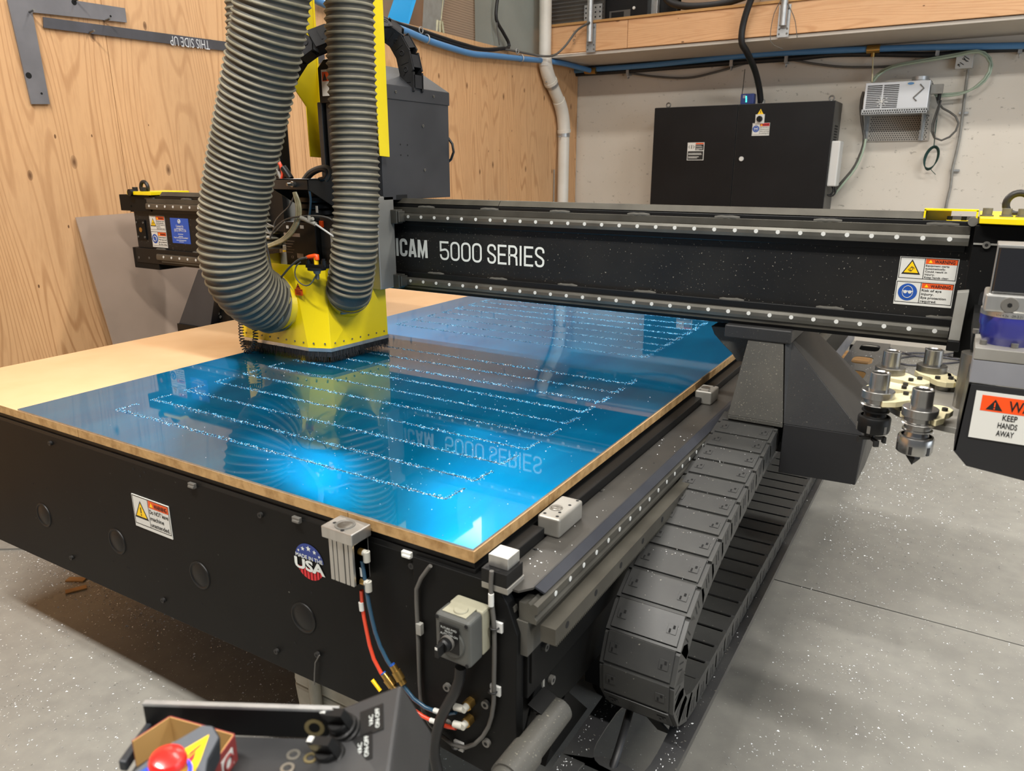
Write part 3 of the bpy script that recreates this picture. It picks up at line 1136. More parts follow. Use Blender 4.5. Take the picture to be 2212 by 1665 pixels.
# ================================================================ SPOILBOARD AND SHEET
sp = thing('mdf_spoilboard', (-1.7, 3.3, .86), 'tan MDF spoilboard sections on the black table, bare at the left of the blue sheet', 'spoilboard')
Zm = .8793
for x0, x1, yy in ((-2.735, -1.896, [.9645, TY1]), (-1.896, -.959, [.9645, TY1]), (-.959, -.6605, [.9645, 1.242, 2.278, 3.314, 4.35, TY1])):
    for y0, y1 in zip(yy, yy[1:]):
        bd = MB().box((x0 + .0008, y0 + .0008, .857), (x1 - .0008, y1 - .0008, Zm))
        bd.mi = [1, 0, 1, 1, 1, 1]
        bd.build('board', ['mdf', 'mdf_edge'], sp)
sh = thing('blue_sheet', (-1.42, 2.4, .88), 'large aluminium sheet in glossy blue film with cut slots lying on the router table', 'sheet')
b = MB().box((-2.19, .966, Zm + .0003), (-.6635, 4.02, .8838))
b.mi = [1, 0, 1, 1, 1, 1]
b.build('film_face', ['film', 'alu'], sh)
ZS = .8840


def groove(pts, seed, blue, big=1.):
    """a routed slot: dark channel with a ragged burr of bright chips along it"""
    rnd = random.Random(seed)
    b = MB()
    for p, q in zip(pts, pts[1:]):
        p, q = V((*p, ZS)), V((*q, ZS))
        d = (q - p).normalized()
        n = V((-d.y, d.x, 0))
        L = (q - p).length
        b.mat = 0
        b.face([p - n * .0016, q - n * .0016, q + n * .0016, p + n * .0016])
        k = int(L * 1300)
        for i in range(k):
            side = rnd.choice((-1, 1))
            c = p + d * (rnd.random() * L) + n * side * abs(rnd.gauss(.0030, .0018)) * big
            if rnd.random() < .06:
                c = c + n * rnd.gauss(.003, .008)
            s = rnd.uniform(.0007, .0017) * big
            h = rnd.uniform(.0004, .0014)
            a = rnd.random() * 6.3
            e = V((math.cos(a), math.sin(a), 0)) * s
            g = V((-math.sin(a), math.cos(a), 0)) * s * .5
            b.mat = 1 if rnd.random() < blue else 2
            b.add([c + e, c - e + g, c - g + Z * h], [(0, 1, 2)])
    return b.build('cut_slot', ['groove', 'chipblue', 'chip'], sh, fix=False)


for i in range(10):
    y = 1.108 + .1078 * i
    if i < 6:
        pts = [(-1.946 - .001 * i, y + .062), (-1.950 - .001 * i, y), (-.826, y), (-.824, y + .064)]
    else:
        pts = [(-1.95, y + .03), (-1.95, y), (-.829, y), (-.829, y + .062)]
    groove(pts, i, .78, 1.15 if i < 6 else 1.35)
for i in range(9):
    y = 2.417 + .1085 * i
    groove([(-2.036, y + .066), (-2.038, y), (-.913, y), (-.914, y + .07)], 30 + i, .97, 1.7)
# a few loose chips lying on the film
rnd = random.Random(5)
b = MB()
for k in range(420):
    c = V((rnd.uniform(-2.15, -.7), rnd.uniform(1.0, 2.2), ZS))
    if rnd.random() < .5:
        c = V((rnd.gauss(-1.05, .2), rnd.gauss(1.45, .25), ZS))
    if not (-2.18 < c.x < -.67 and .975 < c.y < 4):
        continue
    s = rnd.uniform(.0006, .0018)
    a = rnd.random() * 6.3
    e = V((math.cos(a), math.sin(a), 0)) * s
    b.add([c + e, c - e + V((-e.y, e.x, 0)) * .6, c + Z * s], [(0, 1, 2)])
b.build('loose_chips', 'chip', sh, kind='stuff', fix=False)

# ================================================================ LARGE CABLE CHAIN
ch = thing('cable_chain', (-.4575, 1.9, .34), 'large dark grey plastic cable chain looping beside the router table', 'cable chain')
outer = [(-.4575, y, z) for y, z in ((2.12, .842), (2.0, .822), (1.80, .782), (1.60, .742), (1.45, .700), (1.35, .652), (1.285, .598), (1.25, .52), (1.262, .432), (1.315, .372), (1.40, .345), (1.55, .3385), (1.8, .3375), (2.2, .3375), (2.6, .3375), (3.05, .3375))]
PITCH, HL = .0745, .068
cpts = smooth_path(outer, PITCH)


def link_mesh():
    b = MB()
    w, p, h = .0825, PITCH, HL
    b.box((-w + .010, -p * .40, -.005), (w - .010, p * .46, .0))              # outer cover
    b.box((-w + .010, -p * .50, -.011), (w - .010, -p * .40, -.005))          # recessed step to the next link
    b.box((-w + .010, -p * .46, -h), (w - .010, p * .40, -h + .004))           # inner cover
    for s in (-1, 1):
        x0, x1 = (w - .010, w) if s > 0 else (-w, -w + .010)
        prof = [(-p * .50, -.004), (p * .36, -.004), (p * .62, -h * .3), (p * .62, -h * .72), (p * .36, -h), (-p * .50, -h)]
        b.prism([(y, z) for y, z in prof], 'x', x0, x1)
        x2, x3 = (w - .014, w - .009) if s > 0 else (-w + .009, -w + .014)
        b.prism([(-p * .85, -h * .3), (-p * .5, -.006), (-p * .3, -.006), (-p * .3, -h + .004), (-p * .5, -h + .004), (-p * .85, -h * .7)], 'x', x2, x3)
        cx = s * (w - .028)
        b.box((cx - .010, -p * .12, .0), (cx + .010, p * .16, .0016))           # latch frame
    b.mat = 1
    for s in (-1, 1):
        cx = s * (w - .028)
        b.box((cx - .006, -p * .10, .0016), (cx - .002, p * .02, .0020))
        b.box((cx + .001, p * .03, .0016), (cx + .006, p * .13, .0020))
        b.box((s * w - .0003, -p * .1, -h * .62), (s * w + .0004, -p * .05, -h * .2))
        b.box((s * w - .0003, p * .1, -h * .62), (s * w + .0004, p * .15, -h * .2))
    return b


first = None
for i in range(len(cpts) - 1):
    p, q = cpts[i], cpts[i + 1]
    t = (p - q).normalized()
    n = t.cross(X)
    n = X.cross(t) * -1 if False else V((0, -t.z, t.y))
    R = MX((( 1, 0, 0), (0, t.y, n.y), (0, t.z, n.z))).to_4x4()
    if first is None:
        first = link_mesh().build('chain_link', ['chain', 'hole'], ch, bev=.0012, seg=1)
        off = WPOS[first.name].copy()
        o = first
    else:
        o = first.copy()
        COL.objects.link(o)
    mid = (p + q) / 2
    # local +y points back along the run, local +z out of the loop
    o.rotation_euler = R.to_euler()
    o.location = mid + R.to_3x3() @ off - WPOS[ch.name]

# ================================================================ GANTRY
GY = 2.105
GX0, GX1 = -3.36, .02
ga = thing('gantry', (-1.6, 2.3, .88), 'long black gantry beam with two rails and white lettering spanning the table', 'gantry')
b = MB()
b.box((GX0, 2.132, 1.100), (GX1, 2.42, 1.400))
b.build('beam', 'blackdust', ga, bev=.003)
b = MB()
b.box((GX0 - .005, 2.120, 1.330), (GX1 - .02, 2.133, 1.404))
b.box((GX0, 2.116, 1.098), (GX1 - .02, 2.133, 1.166))
b.build('rail_ledge', 'blackmatt', ga, bev=.002)
for nm, z0 in (('upper', 1.347), ('lower', 1.1205)):
    b = MB()
    xa, xb = (-3.22, .004) if nm == 'upper' else (-3.19, -.006)
    b.prism([(GY, z0), (GY - .001, z0 + .009), (GY, z0 + .018), (GY + .003, z0 + .0255), (GY + .018, z0 + .027), (GY + .018, z0 - .002)], 'x', xa, xb)
    b.build('linear_rail', 'railmetal', ga)
    b = MB()
    if nm == 'upper':
        b.box((xa, GY + .007, z0 + .026), (xb, GY + .022, z0 + .046))
    else:
        b.box((xa + .03, GY + .004, z0 - .012), (xb + .02, GY + .018, z0 - .001))
        b.box((GX0 + .01, GY + .012, z0 + .040), (.01, GY + .032, z0 + .0435))
    b.build('rail_base', 'brownsteel', ga, bev=.001)
    cp = None
    for k in range(56):
        x = -1.701 + .0574 * (k - 26)
        z = z0 + .0145
        if not xa + .01 < x < xb - .01:
            continue
        if cp is None:
            cp = MB().cyl((x, GY + .0005, z), (x, GY - .0012, z), .0056, 12).build('rail_cap', 'cap', ga)
            c0 = WPOS[cp.name].copy()
        else:
            twin(cp, ga, (x, c0.y, c0.z))
    wb = None
    for k in range(13):
        x = -3.2 + .262 * k + (.03 if nm == 'lower' else 0)
        zz = z0 + (.0475 if nm == 'upper' else .0455)
        if wb is None:
            g = MB()
            g.tube([V((x - .035 + i * .01, GY + (.012 if nm == 'upper' else .017), zz + random.uniform(-.001, .001))) for i in range(8)], [.004, .006, .006, .0065, .006, .0065, .006, .004], 6)
            wb = g.build('sealant_bead', 'dust', ga)
            c0 = WPOS[wb.name].copy()
        else:
            twin(wb, ga, (x, c0.y, c0.z))
b = MB()
for xa, xb in ((-3.13, -1.335), (-1.333, -.095)):
    b.prism([(2.126, 1.404), (2.120, 1.4065), (2.134, 1.423), (2.150, 1.423), (2.150, 1.404)], 'x', xa, xb)
b.build('rail_cover', 'brownsteel', ga)
# lettering on the beam
f = frame_at(V((0, 2.1314, 0)), X, Z)
L = MB(f @ MX.Translation((0, 1.2175, 0)))
a = at(925, 572, 'y', 2.1318).x
L.letters('MULTICAM', a - .318, .318, .0640, .0112, .15)
L.M = f @ MX.Translation((0, 1.2150, 0))
a, c = at(951, 560, 'y', 2.1318).x, at(1041, 560, 'y', 2.1318).x
L.letters('5000', a, c - a, .0655, .0072, .16)
a, c = at(1053, 560, 'y', 2.1318).x, at(1176, 560, 'y', 2.1318).x
L.letters('SERIES', a, c - a, .0655, .0072, .20)
L.build('lettering', 'letter', ga, fix=False, label='white lettering on the beam')
# stickers: right end, left end
GS = 2.1318
o = at(1953, 553, 'y', GS)
warning_sticker(ga, V((-.1385, GS, 1.3125)), X, Z, .130, .0605, ['Equipment starts', 'automatically.', 'Could result in', 'injury.', 'Keep hands clear.'], 'swirl', label='warning sticker, equipment starts automatically')
warning_sticker(ga, V((-.1395, GS, 1.2515)), X, Z, .130, .0605, ['Risk of eye', 'injury.', 'Eye protection', 'required.'], 'eye', label='warning sticker, risk of eye injury')
tl, br = at(322, 465, 'y', GS), at(371, 531, 'y', GS)
w = .112
warning_sticker(ga, V((tl.x, GS, tl.z)), X, Z, w, .071, ['Equipment starts', 'automatically.', 'Could result in', 'injury.', 'Keep hands clear.'], 'swirl', label='warning sticker, equipment starts automatically')
warning_sticker(ga, V((tl.x, GS, tl.z - .072)), X, Z, w, .071, ['Noise hazard.', 'Wear approved', 'ear protection', 'in this area.'], 'ear', label='warning sticker, noise hazard')
tl, br = at(367, 470, 'y', GS), at(417, 520, 'y', GS)
f = frame_at(V((tl.x, GS, tl.z)), X, Z)
w, h = .128, .112
st = MB(f).box((0, -h, -.001), (w, 0, .0012)).build('contact_sticker', 'contactblue', ga, label='blue contact sticker')
L = MB(f)
L.torus((w / 2, -h * .13, .0015), Z, .008, .0022, 14, 4)
L.disc((w / 2, -h * .13, .0016), Z, .004, 10)
L.text('Contact Us', (w / 2, -h * .36, .0014), X, Y, .010, width=.052, align='c', bold=.01)
L.text('(855) 894-3136', (w / 2, -h * .53, .0014), X, Y, .0125, width=.084, align='c')
L.text('Need tooling & consumables?', (w / 2, -h * .80, .0014), X, Y, .007, width=.10, align='c', bold=.01)
for i, ww in ((0, .05), (1, .036), (2, .03)):
    L.box((w / 2 - ww / 2, -h * (.42 + .09 * i * (1 if i else 0) + (.13 if i else 0)), .0013), (w / 2 + ww / 2, -h * (.40 + .09 * i + (.13 if i else 0)), .0015))
L.box((w / 2 - .035, -h * .885, .0013), (w / 2 + .035, -h * .865, .0015))
L.box((w / 2 - .016, -h * .94, .0013), (w / 2 + .016, -h * .925, .0015))
L.build('lettering', 'letter', st, fix=False)
# left end of the beam
bx('upper_end_cap', (-3.43, 2.115, 1.335), (-3.20, 2.40, 1.408), 'black', ga, bev=.002)
bx('lower_end_cap', (-3.39, 2.12, 1.070), (-3.20, 2.40, 1.166), 'black', ga, bev=.002)
p = at(306, 496, 'y', 2.13)
b = MB().box((p.x - .035, 2.126, p.z - .045), (p.x + .035, 2.132, p.z + .045))
b.build('end_plate', 'black', ga, bev=.002)
for sx in (-1, 1):
    for sz in (-1, 1):
        bolt('end_plate_bolt', (p.x + sx * .026, 2.126, p.z + sz * .033), -Y, .0045, .003, ga, 'boltgrey')
MB().cyl((p.x, 2.126, p.z), (p.x, 2.1245, p.z), .011, 20).build('end_plate_plug', 'brass', ga)
for px, py in ((300, 556), (322, 557), (284, 445)):
    p = at(px, py, 'y', 2.115)
    bolt('end_bolt', (p.x, 2.118, p.z), -Y, .005, .003, ga, 'boltgrey')
a, c = at(279, 424, 'y', 2.11), at(330, 424, 'y', 2.11)
bx('lift_bracket', (a.x, 2.10, 1.408), (c.x, 2.30, 1.424), 'yellow', ga, bev=.002)
p = at(312, 405, 'y', 2.15)
b = MB().torus((p.x, 2.15, 1.440), Y, .026, .0085, 20, 8)
b.cyl((p.x, 2.15, 1.418), (p.x, 2.15, 1.428), .02, 16)
b.build('lift_eye', 'boltdark', ga)
for dx in (-.035, .03):
    MB().cyl((p.x + dx, 2.125, 1.424), (p.x + dx, 2.125, 1.442), .012, 14).build('lift_bolt', 'boltdark', ga)
MB().cyl((a.x + .035, 2.09, 1.418), (a.x + .035, 2.12, 1.418), .016, 16).build('bumper', 'blackmatt', ga)
# right end: plate, lift plate, handle bracket, wiper strip
b = MB()
b.box((.012, 2.098, 1.075), (.42, 2.118, 1.397))
b.build('end_plate', 'black', ga, bev=.002)
bx('end_cap_right', (.012, 2.118, 1.08), (.42, 2.42, 1.40), 'blackmatt', ga)
bx('plate_step', (.014, 2.094, 1.352), (.42, 2.099, 1.356), 'plasticgrey', ga)
for px, py in ((2131, 529), (2207, 531)):
    p = at(px, py, 'y', 2.098)
    bolt('plate_bolt', (p.x, 2.098, p.z), -Y, .0085, .006, ga, 'boltgrey')
b = MB()
for px, py, rx, rz in ((2186, 532, .009, .004), (2119, 655, .006, .028)):
    p = at(px, py, 'y', 2.0975)
    b.add([(p.x + rx * math.copysign(abs(math.cos(t)) ** .6, math.cos(t)), 2.0975, p.z + rz * math.copysign(abs(math.sin(t)) ** .6, math.sin(t))) for t in [i * math.pi / 10 for i in range(20)]], [tuple(range(20))])
b.build('plate_slots', 'hole', ga, fix=False)
a, c = at(2088, 630, 'y', 2.085), at(2072, 720, 'y', 2.085)
b = MB().loft([(-.002, 2.06, a.z), (.022, 2.06, a.z + .004), (.022, 2.10, a.z + .004), (-.002, 2.10, a.z)],
              [(-.004, 2.06, 1.125), (.020, 2.06, 1.125), (.020, 2.10, 1.125), (-.004, 2.10, 1.125)])
b.build('end_stop_bar', 'plasticgrey', ga, bev=.001)
bx('stop_foot', (-.006, 2.056, 1.098), (.022, 2.10, 1.125), 'blackmatt', ga, bev=.003)
p = at(2110, 483, 'y', 2.09)
b = MB().prism([(.018, 2.075), (.09, 2.055), (.45, 2.055), (.45, 2.40), (.018, 2.40)], 'z', 1.402, 1.416)
b.build('lift_plate', 'yellow', ga, bev=.0015)
for px, py in ((2132, 465), (2174, 465), (2209, 465)):
    p = at(px, py, 'y', 2.14)
    b = MB().cyl((p.x, 2.14, 1.416), (p.x, 2.14, 1.435), .0105, 18)
    b.cyl((p.x, 2.14, 1.416), (p.x, 2.14, 1.419), .014, 18)
    b.build('lift_bolt', 'boltgrey', ga, bev=.001)
p = at(2196, 464, 'y', 2.24)
b = MB().torus((p.x, 2.24, 1.442), Y, .026, .0085, 24, 8)
b.cyl((p.x, 2.24, 1.41), (p.x, 2.24, 1.422), .022, 18)
b.build('lift_eye', 'boltdark', ga)
b = MB()
a, c = at(1997, 456, 'y', 2.13).x, at(2114, 458, 'y', 2.13).x
b.box((a, 2.122, 1.427), (c, 2.150, 1.431))
b.box((a, 2.122, 1.402), (a + .004, 2.150, 1.429))
b.box((c - .004, 2.122, 1.404), (c, 2.150, 1.429))
b.prism([(a + .004, 1.402), (a + .058, 1.402), (a + .058, 1.427), (a + .004, 1.427)], 'y', 2.146, 2.150)
b.box((a + .05, 2.122, 1.402), (c, 2.150, 1.405))
b.build('sensor_bracket', 'yellow', ga)
for px in (2051, 2082):
    p = at(px, 474, 'y', 2.13)
    MB().cyl((p.x, 2.135, 1.405), (p.x, 2.135, 1.414), .006, 12).build('bracket_bolt', 'blackmatt', ga)
p = at(2102, 478, 'y', 2.11)
MB().cyl((p.x, 2.10, 1.404), (p.x, 2.15, 1.404), .0105, 18).build('bumper', 'boltgrey', ga)
# right leg with its sloping covers
b = MB()
lp_ = [at(px, py, 'y', 2.16) for px, py in ((1536, 704), (1700, 716), (1700, 790), (1592, 780), (1580, 762), (1560, 742), (1543, 722))]
b.prism([(p.x, p.z) for p in lp_], 'y', 2.16, 2.36)
b.box((-.52, 2.18, .84), (-.40, 2.36, 1.06))
b.build('leg_plate', 'hood', ga, bev=.002)
bx('neck_block', (-.555, 2.09, 1.062), (-.372, 2.40, 1.100), 'hooddark', ga, bev=.004)
hy = 2.05
A = [at(px, py, 'y', hy) for px, py in ((1569, 902), (1696, 922))]
T = [at(px, py, 'y', hy + .05) for px, py in ((1686, 745), (1596, 735))]
zb = at(1690, 915, 'y', hy).z
b = MB()
b.loft([(-.515, hy, zb), (-.363, hy, zb), (-.363, 2.46, zb), (-.515, 2.46, zb)],
       [(-.487, hy + .045, 1.068), (-.392, hy + .045, 1.068), (-.392, 2.40, 1.068), (-.487, 2.40, 1.068)])
b.box((-.515, hy, zb - .012), (-.363, 2.46, zb))
b.build('front_cover', 'hood', ga, bev=.0015)
b = MB()
b.loft([(-.361, hy, zb), (-.157, hy, zb + .003), (-.150, 2.44, zb + .003), (-.361, 2.46, zb)],
       [(-.388, hy + .045, 1.066), (-.372, hy + .06, 1.066), (-.372, 2.38, 1.066), (-.388, 2.40, 1.066)])
b.build('sloped_cover', 'hooddark', ga, bev=.0015)
zl = at(1854, 1054, 'y', hy).z
b = MB()
b.loft([(-.361, hy, zl + .0), (-.162, hy, zl + .006), (-.152, hy + .10, zl + .03), (-.152, 2.44, zl + .03), (-.361, 2.46, zl)],
       [(-.361, hy, zb), (-.157, hy, zb + .003), (-.150, hy + .02, zb + .003), (-.150, 2.44, zb + .003), (-.361, 2.46, zb)])
b.build('motor_cover', 'blackbox', ga, bev=.002)
bx('chain_anchor', (-.52, 2.10, .745), (-.37, 2.40, .775), 'blackmatt', ga)
# left leg
q = [at(px, py, 'y', 2.1) for px, py in ((399, 700), (447, 627), (476, 661), (440, 706))]
b = MB().slab([(-3.05, 2.08, .84), (-2.865, 2.08, 1.10), (-2.73, 2.08, 1.10), (-2.83, 2.08, .84)], (0, .30, 0))
b.build('leg_cover_left', 'zbox', ga, bev=.002)
b = MB().box((-3.05, 2.07, .70), (-2.83, 2.40, .842))
b.box((-2.87, 2.12, .80), (-2.742, 2.38, 1.10))
b.build('motor_cover_left', 'blackmatt', ga, bev=.002)
for px, py in ((474, 677), (478, 684), (468, 683)):
    p = at(px, py, 'y', 2.12)
    bolt('leg_bolt', (p.x, 2.118, p.z), -Y, .006, .004, ga, 'boltgrey')

# ================================================================ TOOL CHANGER
tc = thing('tool_changer', (.06, 1.75, 1.0), 'rotary tool carousel with a KEEP HANDS AWAY sign at the right end of the gantry', 'tool changer')
CX, CYc, ZP = .058, 1.745, 1.050
RA = .182
b = MB()
ring = [(CX + .165 * math.cos(t), CYc + .165 * math.sin(t)) for t in [i * math.pi / 24 for i in range(48)]]
b.prism(ring, 'z', ZP - .012, ZP)
b.build('carousel_disc', 'aluplate', tc, bev=.001)
d = 1.30
tl, bl, b2 = deep(2095, 830, d), deep(2057, 995, d), deep(2080, 1030, d)
yb = 1.49
zt_, zm_, zlow = tl.z, deep(2057, 995, d).z + .0, 1.005
x0 = .040
b = MB()
b.prism([(x0 - .001, 1.163), (.30, 1.163), (.30, .985), (x0 + .018, 1.010), (x0 - .006, 1.035)], 'y', yb, yb + .006)
b.prism([(x0 - .001, 1.163), (x0 + .004, 1.163), (x0 - .001, 1.035), (x0 - .006, 1.035)], 'y', yb, yb + .16)
b.build('guard_cover', 'blackbox', tc, bev=.001)
b = MB()
b.box((x0 - .001, yb - .001, 1.165), (.30, yb + .07, 1.2065))
b.build('gearbox_mount', 'aludusty', tc, bev=.001)
b = MB().prism([(x0 - .001, yb - .002), (.30, yb - .002), (.30, yb + .13), (x0 - .001, yb + .13)], 'z', 1.2075, 1.228)
b.build('gearbox_plate', 'aluplate', tc, bev=.001)
gx, gy = .0875, yb + .068
R_ = .0485
b = MB().lathe([(.0385, 1.228), (.042, 1.238), (.0455, 1.246), (.0455, 1.256), (.0485, 1.264), (.0485, 1.279), (0, 1.279)], (gx, gy, 0), Z, 36)
b.build('gearbox', 'purple', tc)
b = MB().lathe([(.0488, 1.279), (.0488, 1.289), (0, 1.289)], (gx, gy, 0), Z, 36)
b.build('gearbox_ring', 'alu', tc)
bx('motor_flange', (gx - .047, gy - .047, 1.288), (gx + .047, gy + .047, 1.319), 'alu', tc, bev=.004)
b = MB().lathe([(0, .0012), (.0125, .0012), (.0135, 0)], (gx - .009, gy - .047, 1.302), -Y, 24)
b.mat = 1
b.lathe([(.004, .0016), (0, .0016)], (gx - .009, gy - .047, 1.302), -Y, 6)
b.build('flange_plug', ['boltgrey', 'hole'], tc, fix=False)
b = MB().box((gx - .040, gy - .040, 1.319), (gx + .040, gy + .040, 1.400))
b.build('motor_body', 'window', tc, bev=.004)
b = MB()
b.box((gx - .0405, gy - .0405, 1.397), (gx + .0405, gy + .0405, 1.402))
for sx in (-1, 1):
    b.box((gx + sx * .0405 - .0012, gy - .0415, 1.319), (gx + sx * .0405 + .0012, gy - .0395, 1.402))
b.build('motor_edge_trim', 'alu', tc, bev=.0008)
L = MB()
L.text('VH 4.2x  -29-2.21   V3', (gx - .026, gy - .0486, 1.2815), X, Z, .004, width=.05)
L.build('lettering', 'ink', tc, fix=False)
for px, py in ((2108, 715), (2124, 739), (2192, 747)):
    p = at(px, py, 'z', 1.232)
    MB().cyl((p.x, p.y, 1.228), (p.x, p.y, 1.236), .0055, 14).build('plate_bolt', 'boltgrey', tc, bev=.0005)
# keep hands away sign
tl = at(2124, 845, 'y', yb - .001)
f = frame_at(V((tl.x, yb - .0008, tl.z)), X, Z)
sg = MB(f).box((-.010, -.086, -.001), (.16, 0, .0012)).build('warning_sign', 'white', tc, label='white and orange KEEP HANDS AWAY sign')
MB(f).box((0, -.034, .0012), (.155, -.006, .0015)).build('heading_bar', 'bright_orange', sg)
L = MB(f)
L.face([(.008, -.031, .0018), (.033, -.031, .0018), (.0205, -.0115, .0018)])
L.text('WARNING', (.041, -.0295, .0017), X, Y, .0185, width=.095, bold=.01)
for i, s in enumerate(('KEEP', 'HANDS', 'AWAY')):
    L.text(s, (.046 - .0015 * i, -.047 - .0145 * i, .0015), X, Y, .0100, width=(.0215, .0285, .026)[i], align='c', bold=.012)
L.mat = 1
L.box((.0195, -.0255, .0019), (.0215, -.0175, .0021))
L.disc((.0205, -.0282, .0021), Z, .0014, 8)
L.build('lettering', ['ink', 'bright_orange'], sg, fix=False)
# nylon tool forks round the disc; the second from the front left is empty
angles = [(-116, 1), (-148, 1), (180, 0), (146, 1), (116, 1), (86, 1), (-86, 0)]
TH = []
base = [(-.029, 1.552), (-.111, 1.640), None, (-.108, 1.858), (-.027, 1.925)]


def fork(cx, cy, ang):
    """open jaw round (cx, cy) with its tail pointing to the disc"""
    f = MX.Translation((cx, cy, 1.068)) @ MX.Rotation(ang, 4, 'Z')
    b = MB(f)
    up, z0, z1 = [], -.006, .006
    arc = [(.0235 * math.cos(a), .0235 * math.sin(a)) for a in [math.radians(100 - i * 20) for i in range(11)]]
    outl = [(-.006, .034), (.020, .036), (.052, .024), (.062, .026), (.085, .022), (.096, .008), (.096, -.008), (.085, -.022), (.062, -.026), (.052, -.024), (.020, -.036), (-.006, -.034)]
    b.prism(outl + arc[::-1], 'z', z0, z1)
    o = b.build('tool_fork', 'nylon', tc, bev=.0008, seg=1)
    for x, y in ((.066, .014), (.066, -.014)):
        p = f @ V((x, y, .006))
        MB().cyl(p, p + Z * .006, .0055, 12).build('fork_bolt', 'boltdark', tc)
    s = f @ V((.066, 0, -.006))
    MB().cyl((s.x, s.y, ZP), s, .016, 14).build('fork_spacer', 'aluplate', tc)


def tool(name, cx, cy, label, kind):
    t = thing(name, (cx, cy, 1.0), label, 'tool holder', 'tool holders in the carousel')
    dk = 'chrome' if kind != 'black' else 'blackmatt'
    b = MB()
    b.lathe([(.0145, 1.124), (.0165, 1.1265), (.019, 1.1255), (.0192, 1.095), (.0192, 1.0895)], (cx, cy, 0), Z, 32)
    b.lathe([(.0145, 1.124), (.0140, 1.098), (0, 1.098)], (cx, cy, 0), Z, 32)
    b.build('hollow_shank', 'chrome', t)
    b = MB().lathe([(0, 1.0895), (.0305, 1.0895), (.0315, 1.0885), (.0315, 1.0735), (.030, 1.0725), (.0255, 1.0720), (.0255, 1.0625), (.029, 1.0615), (.031, 1.0595), (.029, 1.0575), (.0265, 1.0565), (.022, 1.056), (0, 1.056)], (cx, cy, 0), Z, 36)
    b.build('flange', 'steel' if kind in ('back',) else 'chrome', t)
    if kind == 'back':
        b = MB().lathe([(.022, 1.056), (.022, 1.03), (.025, 1.028), (.025, 1.005), (.018, 1.0), (0, 1.0)], (cx, cy, 0), Z, 28)
        b.build('collet_nut', 'steel', t)
        return t
    b = MB().lathe([(.0235, 1.058), (.0235, 1.047), (.0265, 1.0465), (.0265, 1.044), (.020, 1.043), (.022, 1.032), (.0265, 1.026)], (cx, cy, 0), Z, 32)
    b.build('neck', 'blackmatt' if kind == 'black' else 'chrome', t)
    b = MB().lathe([(.0265, 1.034), (.030, 1.033), (.0318, 1.030), (.0318, 1.006), (.030, 1.000), (.026, .998), (0, .998)], (cx, cy, 0), Z, 36)
    b.build('collet_nut', dk, t)
    b = MB()
    for i in range(6):
        a = i * math.pi / 3 + .35
        e, g = V((math.cos(a), math.sin(a), 0)), V((-math.sin(a), math.cos(a), 0))
        c = V((cx, cy, 1.010)) + e * .0312
        b.slab([c - g * .0032 - Z * .008, c + g * .0032 - Z * .008, c + g * .0032 + Z * .008, c - g * .0032 + Z * .008], e * .0011)
    b.build('spanner_slots', 'boltgrey' if kind == 'black' else 'boltdark', t)
    if kind == 'black':
        b = MB().cyl((cx, cy, .998), (cx, cy, .985), .006, 14)
        for i in range(4):
            a = i * math.pi / 2 + .5
            e, g = V((math.cos(a), math.sin(a), 0)), V((-math.sin(a), math.cos(a), 0))
            c = V((cx, cy, .987))
            b.slab([c + e * .004 - g * .004, c + e * .026 - g * .004, c + e * .026 + g * .003, c + e * .004 + g * .003], (0, 0, -.006))
            b.slab([c + e * .022 - g * .006, c + e * .028 - g * .006, c + e * .028 + g * .004, c + e * .022 + g * .004], (0, 0, -.013))
        b.build('slot_cutter', 'boltdark', t)
    else:
        b = MB().lathe([(.011, .998), (.013, .992), (.013, .988), (.0, .972)], (cx, cy, 0), Z, 6, smooth=False)
        b.build('v_cutter', 'blackmatt', t)
    return t


tool('tool_holder', *base[0], 'shiny steel tool holder with a pointed bit, nearest of the carousel', 'chrome')
tool('tool_holder', *base[1], 'tool holder with a black nut and slotting cutter, left of the shiny pointed one', 'black')
tool('tool_holder', *base[3], 'short grey tool holder without a visible nut, back left in the carousel', 'back')
tool('tool_holder', *base[4], 'short grey tool holder farthest back in the carousel, nearest the gantry end', 'back')
for p in (base[0], base[1], (-.135, 1.750), base[3], base[4], (.04, 1.925)):
    a = math.atan2(CYc - p[1], CX - p[0])
    fork(p[0], p[1], a)
MB().cyl((CX, CYc, ZP), (CX, CYc, 1.165), .035, 20).build('carousel_shaft', 'steel', tc)
b = MB()
b.box((CX - .02, CYc, 1.17), (.40, 2.10, 1.21))
b.build('changer_arm', 'blackmatt', tc)

# ================================================================ TOOL CARRIAGE
ca = thing('tool_carriage', (-1.95, 2.0, .9), 'router carriage with charcoal housing, yellow guards, spindle and yellow dust shoe on the gantry', 'machine head')
XR = -1.75
bx('carriage_plate', (-2.25, 1.998, 1.112), (XR, 2.088, 1.432), 'carriagealu', ca, bev=.003)
for z in (1.362, 1.135):
    b = MB().box((XR - .05, 2.068, z - .024), (XR + .026, 2.104, z + .024))
    b.box((XR + .026, 2.074, z - .019), (XR + .032, 2.110, z + .019))
    b.build('bearing_block', 'railmetal', ca, bev=.002)
